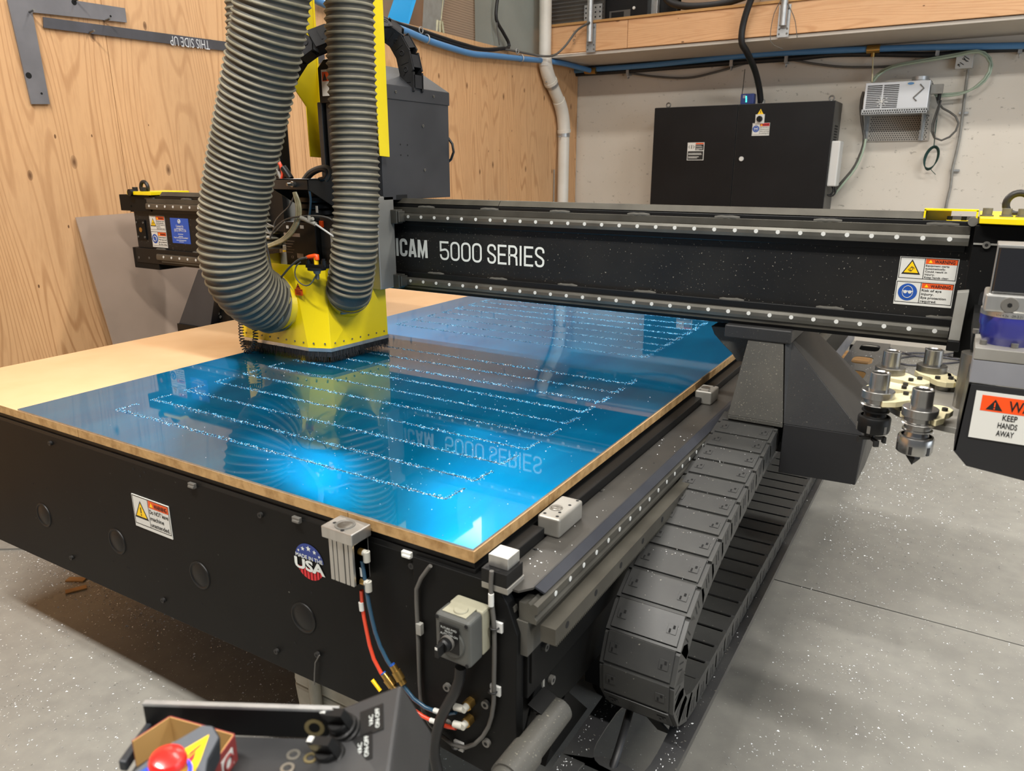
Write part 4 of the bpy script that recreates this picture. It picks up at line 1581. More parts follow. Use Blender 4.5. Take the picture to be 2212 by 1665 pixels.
# housing with a hipped lid
yf, yk = 2.035, 2.43
b = MB().box((-1.99, yf, 1.418), (XR, yk, 1.78))
b.build('housing', 'zbox', ca, bev=.002)
b = MB()
b.box((-1.995, yf - .002, 1.752), (XR + .003, yk + .004, 1.797))
b.loft([(-1.995, yf - .002, 1.797), (XR + .003, yf - .002, 1.797), (XR + .003, yk + .004, 1.797), (-1.995, yk + .004, 1.797)],
       [(-1.96, yf - .002, 1.872), (-1.845, yf - .002, 1.872), (-1.845, yk - .055, 1.872), (-1.96, yk - .055, 1.872)])
b.build('housing_lid', 'zbox', ca, bev=.0015)
for px, py in ((854, 198), (936, 208)):
    p = at(px, py, 'x', XR + .003)
    bolt('lid_screw', (XR + .003, p.y, p.z), X, .0045, .003, ca, 'bolt')
for px, py in ((913, 272), (917, 367)):
    p = at(px, py, 'x', XR)
    bolt('housing_screw', (XR, p.y, p.z), X, .005, .003, ca, 'bolt')
b = MB()
for px, py in ((865, 312), (880, 313), (866, 335), (881, 336)):
    p = at(px, py, 'x', XR + .0005)
    b.disc(p, X, .003, 10)
p, q = at(856, 421, 'x', XR + .0006), at(880, 431, 'x', XR + .0006)
b.face([(p.x, p.y, p.z), (p.x, q.y, p.z), (p.x, q.y, 1.418), (p.x, p.y, 1.418)])
b.build('housing_holes', 'hole', ca, fix=False, kind='stuff')
cable('housing_cable', [at(px, py, 'y', yk + .01) for px, py in ((968, 298), (976, 308), (980, 325), (977, 340), (968, 350))], .005, 'cableblack', ca)
# yellow guards either side of the Z column
gx1 = -2.06
yl = lambda px, py: at(px, py, 'x', gx1)
pf = [(2.070, 2.45), (1.93, 2.45), (1.905, 1.95), (1.935, 1.815), (2.008, 1.735), (2.010, 1.565), (2.075, 1.562)]
b = MB().prism(pf, 'x', gx1 - .004, gx1)
b.prism([(gx1 - .0, 1.562), (gx1 + .042, 1.562), (gx1 + .042, 1.79), (gx1 + .006, 1.86), (gx1 + .006, 2.45), (gx1, 2.45)], 'y', 2.072, 2.076)
b.build('guard_plate', 'yellowdull', ca, bev=.001)
gx2 = -1.722
pf2 = [(2.040, 2.45), (1.93, 2.45), (1.915, 1.95), (1.935, 1.815), (1.985, 1.735), (1.990, 1.565), (2.040, 1.562)]
b = MB().prism(pf2, 'x', gx2, gx2 + .004)
b.prism([(gx2, 1.562), (gx2 - .018, 1.562), (gx2 - .018, 2.45), (gx2, 2.45)], 'y', 2.036, 2.040)
b.build('guard_plate', 'yellow', ca, bev=.001)
# Z column and its labelled cap
b = MB()
b.box((-1.955, 1.985, 1.40), (-1.78, 2.03, 1.86))
b.box((-1.955, 1.955, 1.30), (-1.935, 1.985, 1.74))
b.box((-1.925, 1.965, 1.30), (-1.84, 1.985, 1.74))
b.build('z_column', 'hooddark', ca, bev=.002)
p, q = at(685, 143, 'y', 1.95), at(703, 222, 'y', 1.95)
b = MB().prism([(p.x, q.z), (p.x + .16, q.z), (p.x + .16, p.z + .02), (p.x + .03, p.z + .02), (p.x, p.z - .005)], 'y', 1.95, 1.995)
b.build('column_cap', 'blackmatt', ca, bev=.003)
a, c = at(694, 151, 'y', 1.949), at(694, 208, 'y', 1.949)
bx('cap_label', (a.x, 1.947, c.z), (a.x + .09, 1.9495, a.z), 'white', ca)
h = MB().box((a.x + .004, 1.9462, a.z - .036), (a.x + .085, 1.947, a.z - .007))
h.mat = 1
h.face([(a.x + .006, 1.9458, a.z - .034), (a.x + .026, 1.9458, a.z - .034), (a.x + .016, 1.9458, a.z - .010)])
h.build('cap_label_heading', ['orange', 'ink'], ca, fix=False)
# spindle: black body with rating plates, side unit, ribbed top, bracket over it
YS = 1.845
A = lambda px, py, y=YS: at(px, py, 'y', y)
a, c = A(612, 478), A(688, 585)
b = MB().box((a.x, YS, 1.19), (c.x, 1.99, a.z))
b.build('spindle_body', 'blackmatt', ca, bev=.003)
b = MB().box((c.x + .002, YS + .02, 1.19), (c.x + .085, 1.99, a.z + .02))
b.build('spindle_side', 'hooddark', ca, bev=.002)
top = A(650, 425)
b = MB()
cxs, cys = A(650, 450).x, YS + .075
for i in range(4):
    z = a.z + i * .022
    b.lathe([(0, z), (.062, z), (.064, z + .003), (.064, z + .015), (.062, z + .018), (0, z + .018)], (cxs, cys, 0), Z, 28)
b.lathe([(.035, a.z + .08), (.035, a.z + .115), (0, a.z + .115)], (cxs + .01, cys, 0), Z, 20)
b.build('spindle_top', 'blackmatt', ca)
b = MB()
for px, py, w, h, mt in ((618, 490, .012, .010, 0), (648, 490, .017, .011, 0), (613, 506, .078, .012, 1), (611, 533, .016, .014, 2), (611, 542, .016, .006, 3), (642, 552, .03, .016, 1), (682, 452, .009, .022, 0)):
    p = A(px, py, YS - .001)
    b.mat = mt
    b.box((p.x, YS - .001, p.z - h / 2), (p.x + w, YS + .001, p.z + h / 2))
b.build('rating_plates', ['white', 'cardgrey', 'fingrey', 'signyellow'], ca)
L = MB()
p = A(627, 557, YS - .0015)
L.text('CE', (p.x + .006, YS - .0012, p.z), X, Z, .008)
for i in range(5):
    q = A(614, 520 + i * 6, YS - .001)
    L.box((q.x, YS - .0013, q.z), (q.x + .05 - .006 * (i % 3), YS - .0009, q.z + .0012))
L.build('rating_print', 'cardgrey', ca, fix=False)
p = A(690, 478, YS + .015)
b = MB().box((p.x, YS + .012, p.z - .020), (p.x + .014, YS + .022, p.z + .002))
b.build('orange_plug', 'bright_orange', ca, bev=.001)
p = A(712, 500, YS + .015)
bx('side_label', (p.x, YS + .017, p.z - .05), (p.x + .014, YS + .021, p.z + .010), 'white', ca)
a, c = A(586, 386, 1.80), A(666, 410, 1.80)
b = MB()
b.box((a.x, 1.80, c.z), (c.x, 1.804, a.z))
b.box((a.x, 1.80, a.z - .004), (c.x, 1.99, a.z))
b.prism([(1.80, c.z), (1.80, a.z), (1.90, a.z), (1.99, a.z - .03), (1.99, c.z - .10)], 'x', c.x - .004, c.x)
b.prism([(1.80, c.z), (1.80, a.z), (1.99, a.z), (1.99, c.z - .10)], 'x', a.x, a.x + .004)
b.build('spindle_bracket', 'hooddark', ca, bev=.001)
p = A(636, 398, 1.80)
b = MB().cyl((p.x, 1.80, p.z), (p.x, 1.788, p.z), .010, 6)
b.cyl((p.x, 1.788, p.z), (p.x, 1.768, p.z), .005, 10)
b.build('bracket_bolt', 'bolt', ca)
bx('back_plate_left', (A(562, 400, 1.97).x, 1.96, 1.30), (A(612, 400, 1.97).x, 1.98, 1.50), 'blackmatt', ca)
# air lines over the spindle
def line(name, l, y, r, mt):
    n = len(l)
    ys_ = y if isinstance(y, (list, tuple)) else [y] * n
    return cable(name, [at(px, py, 'y', yy) for (px, py), yy in zip(l, ys_)], r, mt, ca, step=.012, seg=7)


for dx, dy in ((0, 0), (4, 1), (8, 2), (5, 5)):
    line('clear_air_line', [(634 + dx * .6, 415), (640 + dx, 440), (641 + dx, 465 + dy), (632 + dx, 490 + dy), (612 + dx, 513 + dy), (585, 527 + dy), (566, 536 + dy), (563, 560)], 1.80, .0042, 'cleartube')
line('blue_air_line', [(668, 412), (671, 430), (670, 450), (668, 468)], 1.81, .004, 'bluetube')
line('grey_air_line', [(584, 512), (595, 492), (618, 474), (645, 468), (668, 466), (695, 467), (715, 473), (724, 482)], 1.79, .003, 'cable')
line('white_air_line', [(650, 470), (665, 475), (683, 485), (705, 500), (724, 513)], 1.785, .0034, 'plasticwhite')
line('grey_air_line', [(637, 420), (625, 445), (605, 465), (594, 480), (590, 500)], 1.80, .003, 'cable')
line('grey_air_line', [(562, 470), (575, 482), (592, 490)], 1.79, .003, 'plasticgrey')
line('grey_air_line', [(565, 480), (580, 500), (588, 515)], 1.80, .0025, 'plasticgrey')
line('grey_air_line', [(568, 500), (588, 505), (600, 495), (615, 480)], 1.80, .0025, 'plasticgrey')
line('black_air_line', [(569, 482), (573, 515), (580, 550), (586, 580), (592, 600)], 1.74, .0035, 'cable')
b = MB()
p, q = at(650, 470, 'y', 1.785), at(682, 484, 'y', 1.785)
b.cyl(p, q, .007, 12)
b.cyl(at(668, 466, 'y', 1.785), at(668, 478, 'y', 1.785), .006, 12)
b.cyl(at(672, 474, 'y', 1.78), at(676, 472, 'y', 1.78), .006, 12)
b.build('tee_fitting', 'fingrey', ca)
p, q = at(563, 512, 'y', 1.80), at(584, 513, 'y', 1.80)
MB().cyl(p, q, .006, 12).build('valve_fitting', 'fingrey', ca)
# cable bundle over the bracket
for l, r, mt in (([(655, 388), (668, 372), (690, 362), (710, 362), (713, 378), (705, 390)], .007, 'cable'), ([(662, 388), (676, 374), (696, 366), (708, 372), (704, 384), (690, 388)], .008, 'cableblack'),
                 ([(595, 358), (602, 350), (608, 362), (611, 378), (606, 392)], .006, 'redtube'), ([(590, 352), (600, 370), (608, 388)], .006, 'plasticgrey'), ([(612, 362), (622, 376), (628, 386)], .012, 'blackmatt'), ([(580, 395), (592, 380), (602, 366), (598, 350)], .004, 'cable')):
    line('loom_cable', l, 1.86, r, mt)
bx('cable_guide', (A(600, 300, 2.0).x, 1.98, 1.44), (A(612, 300, 2.0).x, 2.03, 1.75), 'blackmatt', ca, bev=.01)

# ---------------------------------------------------------------- yellow dust shoe
ZB, ZT = .930, 1.214
pl = [(-2.255, 2.075), (-2.255, 1.80), (-2.215, 1.762), (-1.878, 1.758), (-1.802, 1.788), (-1.783, 2.062)]
pt_ = [(-2.255, 2.075), (-2.255, 1.80), (-2.200, 1.765), (-1.930, 1.762), (-1.828, 1.812), (-1.786, 2.062)]


def ring_wall(b, lo, hi, z0, z1, th):
    n = len(lo)
    cx = sum(p[0] for p in lo) / n
    cy = sum(p[1] for p in lo) / n
    inn = lambda P: [(p[0] + (cx - p[0]) * th, p[1] + (cy - p[1]) * th) for p in P]
    a, c, d, e = [(*p, z0) for p in lo], [(*p, z1) for p in hi], [(*p, z0) for p in inn(lo)], [(*p, z1) for p in inn(hi)]
    fs = []
    for i in range(n):
        j = (i + 1) % n
        fs += [(i, j, n + j, n + i), (2 * n + i, 3 * n + i, 3 * n + j, 2 * n + j), (n + i, n + j, 3 * n + j, 3 * n + i), (i, 2 * n + i, 2 * n + j, j)]
    b.add(a + c + d + e, fs)


b = MB()
ring_wall(b, pl, pt_, ZB, ZT, .012)
b.build('dust_shoe', 'yellow', ca, bev=.0025)
b = MB()
ring_wall(b, [(p[0] + (p[0] + 2.02) * .012, p[1] + (p[1] - 1.92) * .012) for p in pl], [(p[0] + (p[0] + 2.02) * .012, p[1] + (p[1] - 1.92) * .012) for p in pl], ZB - .006, ZB + .006, .01)
b.build('shoe_trim', 'alu', ca)
b = MB()
ring_wall(b, [(p[0], p[1]) for p in pl], [(p[0], p[1]) for p in pl], .905, ZB - .005, .02)
b.prism([(p[0] + (-2.02 - p[0]) * .09, p[1] + (1.92 - p[1]) * .09) for p in pl], 'z', 1.02, 1.03)
b.build('brush_backing', 'bristle', ca)
rnd = random.Random(3)
b = MB()
segs = list(zip(pl, pl[1:] + pl[:1]))
for p, q in segs:
    L = math.hypot(q[0] - p[0], q[1] - p[1])
    nx, ny = (q[1] - p[1]) / L, -(q[0] - p[0]) / L
    if (p[0] + q[0]) / 2 * nx + (p[1] + q[1]) / 2 * ny < -2.02 * nx + 1.92 * ny:
        nx, ny = -nx, -ny
    for k in range(int(L * 1500)):
        t = rnd.random()
        o = V((p[0] + (q[0] - p[0]) * t, p[1] + (q[1] - p[1]) * t, ZB - .004)) + V((nx, ny, 0)) * rnd.uniform(-.008, .002)
        e = o + V((nx, ny, 0)) * rnd.gauss(.004, .004) + V((q[0] - p[0], q[1] - p[1], 0)) / L * rnd.gauss(0, .006)
        e.z = rnd.uniform(.8832, .890)
        if rnd.random() < .012:
            e += V((nx, ny, 0)) * rnd.uniform(.005, .02)
            e.z = rnd.uniform(.888, .93)
        d = V((q[0] - p[0], q[1] - p[1], 0)) / L * .0011
        b.add([o - d, o + d, e], [(0, 1, 2)])
b.build('brush_bristles', 'bristle', ca, kind='stuff', fix=False)
# rivets above the trim
rv = None
for (p, q) in segs[1:5]:
    L = math.hypot(q[0] - p[0], q[1] - p[1])
    if q == pl[0] or L < .05 and p[0] < -2.1:
        continue
    nx, ny = (q[1] - p[1]) / L, -(q[0] - p[0]) / L
    if (p[0] + q[0]) / 2 * nx + (p[1] + q[1]) / 2 * ny < -2.02 * nx + 1.92 * ny:
        nx, ny = -nx, -ny
    n = max(2, round(L / .040))
    for k in range(n):
        t = (k + .5) / n
        c = V((p[0] + (q[0] - p[0]) * t + nx * .0005, p[1] + (q[1] - p[1]) * t + ny * .0005, ZB + .022))
        MB().lathe([(.0032, 0), (.0028, .0018), (0, .0024)], c, (nx, ny, 0), 10).build('rivet', 'boltgrey', ca)
# hose ports
def port(c, d, r, l):
    c, d = V(c), V(d).normalized()
    b = MB().cyl(c, c + d * l, r, 36)
    return b.build('hose_port', 'yellow', ca)


def clamp(c, d, r, w):
    c, d = V(c), V(d).normalized()
    b = MB().lathe([(r, 0), (r + .0025, 0), (r + .0025, w), (r, w)], c, d, 40)
    s = d.cross(Z).normalized()
    e = c + d * w * .5 + s * r * .3 + V((0, 0, -1)) * r * .96
    b.cyl(e - s * .012, e + s * .012, .006, 10)
    return b.build('hose_clamp', 'boltgrey', ca)


P1, D1 = None, V((-.36, -.93, .04)).normalized()
P1 = at(589, 652, 'y', 1.748)
port(P1 - D1 * .12, D1, .098, .13)
clamp(P1 + D1 * .002, D1, .1035, .014)
P2, D2 = at(753, 632, 'y', 1.86), V((.78, -.52, .42)).normalized()
port(P2 - D2 * .11, D2, .070, .12)
clamp(P2 + D2 * .004, D2, .0725, .010)
# sensor on the shoe rim
p = at(684, 575, 'y', 1.745)
b = MB()
for px in (668, 700):
    q = at(px, 574, 'y', 1.745)
    b.cyl(q + Z * .016, q - Z * .004, .0085, 12)
    b.cyl(q + Z * .022, q + Z * .014, .006, 8)
b.box((p.x - .040, 1.735, p.z - .006), (p.x + .040, 1.762, p.z + .006))
b.cyl(p - Z * .004, p - Z * .012, .030, 20)
b.mat = 1
b.cyl(p - Z * .012, p - Z * .024, .014, 20, r1=.010)
b.mat = 2
b.cyl(p - Z * .024, p - Z * .042, .0065, 14)
b.mat = 3
b.cyl(p + Z * .006, p + Z * .030, .0075, 14)
b.build('laser_sensor', ['blackmatt', 'plasticgrey', 'boltgrey', 'signyellow'], ca)
a, c = at(662, 556, 'y', 1.745), at(684, 553, 'y', 1.745)
b = MB().tube([a, a.lerp(c, .3), a.lerp(c, .8), c, c - Z * .012], [.005, .008, .009, .009, .008], 12)
b.build('orange_connector', 'bright_orange', ca)
line('sensor_lead', [(662, 556), (645, 561), (625, 578), (608, 598), (600, 602), (590, 590)], 1.735, .0036, 'cable')
line('laser_lead', [(682, 596), (672, 612), (660, 617), (645, 608), (637, 592), (640, 575), (650, 565)], 1.735, .0022, 'cable')
q = at(645, 621, 'y', 1.757)
b = MB()
b.box((q.x - .017, 1.755, q.z - .026), (q.x + .017, 1.758, q.z - .005))
b.face([(q.x - .011, 1.7548, q.z - .004), (q.x + .011, 1.7548, q.z - .004), (q.x, 1.7548, q.z + .015)])
b.mat = 1
b.tube([(q.x - .010, 1.7545, q.z - .003), (q.x + .010, 1.7545, q.z - .003), (q.x, 1.7545, q.z + .014)], .0009, 4, True)
b.box((q.x - .015, 1.7545, q.z - .009), (q.x + .015, 1.755, q.z - .008))
for i in range(3):
    b.box((q.x - .010, 1.7545, q.z - .014 - .004 * i), (q.x + .010, 1.755, q.z - .013 - .004 * i))
b.disc((q.x, 1.7543, q.z + .003), -Y, .003, 8)
b.build('laser_sticker', ['orange', 'ink'], ca, fix=False)
# coiled lead at the left of the shoe
pts = []
cl = [at(px, py, 'y', 1.735) for px, py in ((548, 700), (552, 726), (545, 752), (532, 758), (524, 742), (521, 715), (522, 690), (536, 694), (548, 696))]
sp_ = smooth_path(cl, .0016)
for i, p in enumerate(sp_):
    t = (sp_[min(i + 1, len(sp_) - 1)] - sp_[max(i - 1, 0)]).normalized()
    u = t.cross(Y).normalized()
    a = i * .95
    pts.append(p + (u * math.cos(a) + Y * math.sin(a)) * .0085)
MB().tube(pts, .0021, 5).build('coiled_lead', 'cableblack', ca, fix=False)

# ================================================================ HOSES
def hose(pts, r, pitch, amp, label):
    path = smooth_path(pts, .03)
    for it in range(24):
        path = path[:2] + [path[i] * .5 + (path[i - 1] + path[i + 1]) * .25 for i in range(2, len(path) - 2)] + path[-2:]
    path = smooth_path(path, pitch / 5)
    n = len(path)
    prof = [amp, amp * .15, -amp * .55, -amp * .6, amp * .1]
    rs = [r + prof[i % 5] for i in range(n)]
    b = MB().tube(path, rs, 44)
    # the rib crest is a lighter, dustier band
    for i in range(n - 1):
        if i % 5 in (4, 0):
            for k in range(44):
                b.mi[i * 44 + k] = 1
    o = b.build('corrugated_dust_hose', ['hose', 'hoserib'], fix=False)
    return tag(o, label, 'hose')


def yp(l):
    return [at(px, py, 'y', y) for px, py, y in l]


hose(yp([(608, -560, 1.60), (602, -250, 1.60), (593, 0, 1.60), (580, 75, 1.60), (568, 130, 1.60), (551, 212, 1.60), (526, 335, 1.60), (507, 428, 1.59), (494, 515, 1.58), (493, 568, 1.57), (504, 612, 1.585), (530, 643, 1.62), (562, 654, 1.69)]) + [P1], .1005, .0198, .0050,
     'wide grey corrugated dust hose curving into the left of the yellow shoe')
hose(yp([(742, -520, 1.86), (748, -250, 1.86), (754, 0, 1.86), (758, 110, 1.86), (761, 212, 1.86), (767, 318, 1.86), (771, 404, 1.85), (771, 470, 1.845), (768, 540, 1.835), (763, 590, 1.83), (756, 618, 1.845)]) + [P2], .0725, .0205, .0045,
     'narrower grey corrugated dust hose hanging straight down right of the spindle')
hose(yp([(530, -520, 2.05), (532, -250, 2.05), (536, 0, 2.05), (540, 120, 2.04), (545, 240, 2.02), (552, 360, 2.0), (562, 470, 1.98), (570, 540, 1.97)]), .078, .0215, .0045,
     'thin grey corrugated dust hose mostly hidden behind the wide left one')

# ================================================================ UPPER CABLE CHAIN
uc = thing('cable_chain', (-1.9, 2.3, 1.9), 'small black cable chain arching behind the yellow guards onto the charcoal housing', 'cable chain')
yc = 2.26
path = [at(px, py, 'y', y) for px, py, y in ((560, 240, 1.86), (600, 190, 1.87), (635, 128, 1.88), (660, 103, 1.89), (700, 84, 1.93), (750, 71, 2.02), (800, 62, 2.12), (838, 63, 2.2), (862, 85, 2.23), (880, 118, 2.24), (889, 160, 2.24), (890, 200, 2.24))]
cp_ = smooth_path(path, .062)


def small_link():
    b = MB()
    p, h, w = .062, .031, .024
    for s in (-1, 1):
        b.prism([(-p * .5, -h), (p * .5, -h), (p * .66, -h * .4), (p * .66, h * .4), (p * .5, h), (-p * .5, h)], 'y', s * w - .004, s * w + .004)
        b.box((-p * .05, s * w - .0055, -h * .5), (p * .05, s * w + .0055, h * .6))
        b.torus((p * .36, s * (w + .0045), 0), Y, .008, .0018, 14, 5)
    b.box((-p * .35, -w, h - .005), (p * .35, w, h))
    b.box((-p * .35, -w, -h), (p * .35, w, -h + .005))
    return b


first = None
for p, q in zip(cp_, cp_[1:]):
    t = (q - p).normalized()
    w_ = (Y - t * t.y).normalized()
    n = t.cross(w_)
    R = MX([(t[i], w_[i], n[i]) for i in range(3)]).to_4x4()
    if first is None:
        first = small_link().build('chain_link', 'chaindark', uc)
        off = WPOS[first.name].copy()
        o = first
    else:
        o = first.copy()
        COL.objects.link(o)
    o.rotation_euler = R.to_euler()
    o.location = (p + q) / 2 + R.to_3x3() @ off - WPOS[uc.name]

# ================================================================ BACK WALL
yw = YB - .03
W = lambda px, py, y=yw: at(px, py, 'y', y)


def one(b, name, mt, label, cat, group=None, **kw):
    return b.build(name, mt, None, label, cat, group, **kw)


# black control cabinet
YC = 6.95
cab = thing('control_cabinet', (-1.88, 7.15, .9), 'wide black two-door control cabinet on the back wall', 'cabinet')
xa, xm, xb = -2.655, -1.884, -1.095
zt, zb = 2.062, .92
bx('cabinet_body', (xa, YC + .02, zb), (xb, YB, zt), 'cabgrey', cab, bev=.003)
bx('door', (xa, YC, zb + .01), (xm - .004, YC + .02, zt - .004), 'cabinet', cab, bev=.003)
dr = bx('door', (xm + .004, YC, zb + .01), (xb, YC + .02, zt - .004), 'cabinet', cab, bev=.003)
p = at(1602, 343, 'y', YC)
MB().cyl((p.x, YC, p.z), (p.x, YC - .015, p.z), .020, 16).build('lock', 'plasticwhite', dr, bev=.003)
p = at(1642, 257, 'y', YC)
MB().box((p.x - .038, YC - .012, p.z - .038), (p.x + .038, YC, p.z + .038)).build('main_switch_plate', 'white', dr)
b = MB().lathe([(.024, 0), (.024, .02), (0, .022)], (p.x, YC - .012, p.z), -Y, 20)
b.box((p.x - .005, YC - .05, p.z - .023), (p.x + .005, YC - .03, p.z + .023))
b.build('main_switch', 'blackmatt', dr)
b = MB()
q = at(1643, 242, 'y', YC)
b.slab([(q.x - .026, YC - .002, q.z - .018), (q.x + .026, YC - .002, q.z - .018), (q.x, YC - .002, q.z + .026)], (0, .002, 0))
b.mat = 1
b.box((q.x - .002, YC - .003, q.z - .008), (q.x + .002, YC - .002, q.z + .014))
b.build('warning_triangle', ['signyellow', 'ink'], dr)
tl = at(1626, 266, 'y', YC)
warning_sticker(cab, V((tl.x, YC - .0015, tl.z)), X, Z, .148, .105, ['ELECTRIC SHOCK', 'Disconnect power', 'before servicing', 'or entering unit'], 'eye', 'DANGER', 'danger_sticker', 'usared', 'white danger sticker under the main switch')
tl = at(1486, 308, 'y', YC)
f = frame_at(V((tl.x, YC - .001, tl.z)), X, Z)
st = MB(f).box((0, -.155, -.001), (.155, 0, .0015)).build('notice_sticker', 'white', cab, label='white and black notice sticker on the left door')
L = MB(f)
L.box((.075, -.068, .0015), (.150, -.018, .002))
L.box((.006, -.150, .0015), (.149, -.076, .002))
L.box((.035, -.055, .0015), (.041, -.022, .002))
L.tube([(.022, -.026, .002), (.012, -.038, .002), (.022, -.050, .002)], .0025, 4)
L.tube([(.054, -.026, .002), (.064, -.038, .002), (.054, -.050, .002)], .0025, 4)
L.mat = 1
L.box((.075, -.016, .0015), (.150, -.004, .002))
L.mat = 2
for y, w0 in ((-.028, .05), (-.036, .06), (-.048, .06), (-.056, .06), (-.062, .03)):
    L.box((.080, y - .003, .002), (.080 + w0, y, .0024))
for y, w0 in ((-.092, .12), (-.102, .125), (-.122, .10), (-.132, .085)):
    L.box((.012, y - .005, .002), (.012 + w0, y, .0024))
L.build('lettering', ['ink', 'orange', 'white'], st, fix=False)
for px, py in ((1444, 227), (1797, 211)):
    p = at(px, py, 'y', 7.1)
    MB().torus((p.x, 7.1, zt + .028), Y, .019, .006, 16, 7).build('lifting_eye', 'bolt', cab)
b = MB()
for i in range(10):
    b.box((xb, 7.05, 1.86 - i * .022), (xb + .006, 7.20, 1.872 - i * .022))
b.build('vent_louvre', 'hole', cab)
bx('vent_plate', (xb - .001, 7.02, 1.62), (xb + .004, 7.23, 1.90), 'cabgrey', cab)
# white drive box on the cabinet's side
b = MB().box((xb + .002, 6.98, 1.375), (xb + .075, 7.16, 1.745))
one(b, 'filter_box', 'plasticwhite', 'white box fixed on the right side of the black cabinet', 'box', bev=.012, seg=3)
for i, l in enumerate(([(1789, 392), (1797, 402), (1800, 412), (1795, 420), (1786, 421)], [(1794, 392), (1802, 402), (1805, 414), (1798, 423), (1788, 422)])):
    one(MB().tube(smooth_path([at(px, py, 'y', 7.05) for px, py in l], .02), .008, 7), 'power_lead', 'cableblack',
        ('left', 'right')[i] + ' of two short black leads below the white filter box', 'cable', 'filter leads')
# blue device with green lights on the cabinet
p, q = at(1601, 203, 'y', 7.0), at(1628, 223, 'y', 7.0)
nd = thing('network_device', (p.x, 7.0, zt), 'small dark blue device with green lights on top of the cabinet', 'device')
bx('case', (p.x, 6.99, zt), (q.x, 7.07, p.z), 'blued', nd, bev=.006)
b = MB()
for k in range(4):
    e = at(1612, 209 + k * 3.4, 'y', 6.989)
    b.disc((e.x, 6.988, e.z), -Y, .006, 10)
b.build('green_light', 'led', nd, fix=False)
L = MB()
for k in range(3):
    L.box((p.x + .022 + .008 * k, 6.9885, zt + .05), (p.x + .026 + .008 * k, 6.9895, zt + .075))
L.build('marking', 'fingrey', nd)
one(MB().tube(smooth_path([W(1609, 150), at(1606, 180, 'y', 7.2), at(1603, 203, 'y', 7.06)], .03), .004, 6), 'data_cable', 'cable', 'thin dark cable hanging down into the blue device', 'cable')
# thick black conduit from the loft into the cabinet
pts = [at(1640, -30, 'y', 6.45), at(1622, 0, 'y', 6.47), at(1606, 50, 'y', 6.50), at(1602, 90, 'y', 6.52), at(1613, 112, 'y', 6.62), at(1630, 150, 'y', 6.85), at(1640, 190, 'y', 7.0), (at(1645, 215, 'y', 7.08).x, 7.08, zt)]
one(MB().tube(smooth_path(pts, .03), .026, 12), 'conduit', 'cableblack', 'thick black conduit curving over the loft beam into the cabinet top', 'conduit')
e = V(pts[-1])
one(MB().lathe([(.034, 0), (.034, .03), (.028, .04)], (e.x, 7.08, zt), Z, 8), 'conduit_gland', 'plasticgrey', 'grey gland where the thick conduit enters the cabinet', 'fitting')

# pipes and cables under the soffit
wallline = lambda nm, l, y, r, mt, label, cat, grp=None: one(MB().tube(smooth_path([V(at(px, py, 'y', y)) if len((px, py)) == 2 else None for px, py in l], .06), r, 9), nm, mt, label, cat, grp)
wallline('air_pipe', [(1238, 153), (1400, 141), (1612, 120), (1760, 111), (1885, 106), (2000, 102), (2230, 98), (2500, 90)], 7.27, .025, 'blueline', 'long blue air pipe along the back wall under the soffit', 'pipe')
wallline('main_cable', [(1236, 161), (1360, 153), (1500, 142), (1620, 133), (1720, 126), (1800, 118), (1900, 117), (2030, 118), (2100, 110), (2230, 105), (2500, 98)], 7.30, .022, 'cableblack', 'thick black cable directly below the blue pipe on the back wall', 'cable')
wallline('grey_conduit', [(1360, 158), (1420, 166), (1490, 168), (1560, 152), (1620, 135), (1700, 129), (1760, 138), (1830, 145), (1930, 143), (1990, 132), (2065, 123)], 7.31, .010, 'cable', 'thin grey conduit sagging below the black cable to the junction box', 'conduit')
wallline('soffit_cable', [(1250, 150), (1330, 138), (1480, 134), (1600, 122)], 7.32, .009, 'cableblack', 'thin black cable above the blue pipe near the white drain pipe', 'cable')
for i, (px, py) in enumerate(((1359, 156), (1582, 137), (1700, 130), (2026, 113), (2204, 107))):
    p = W(px, py)
    b = MB().box((p.x - .014, YB - .075, p.z - .03), (p.x + .014, YB, p.z + .03))
    b.torus((p.x, YB - .05, p.z - .04), X, .02, .005, 12, 5)
    one(b, 'pipe_clip', 'galv', ('zinc pipe clip on the black cable near the white drain pipe', 'zinc pipe clip above the left part of the cabinet', 'zinc pipe clip right of the thick black conduit', 'zinc pipe clip left of the junction box', 'zinc pipe clip at the far right of the blue pipe')[i], 'clip', 'pipe clips')
p = W(1887, 106, 7.27)
b = MB().cyl((p.x - .05, 7.27, p.z), (p.x + .05, 7.27, p.z), .034, 12)
b.cyl((p.x, 7.27, p.z - .06), (p.x, 7.27, p.z), .018, 10)
one(b, 'pipe_tee', 'brass', 'brass tee on the blue pipe above the heater', 'fitting')
one(MB().tube([W(1886, 122, 7.27), W(1884, 178, 7.2)], .006, 6), 'thin_tube', 'nylon', 'thin straight beige tube from the brass tee to the heater', 'tube')
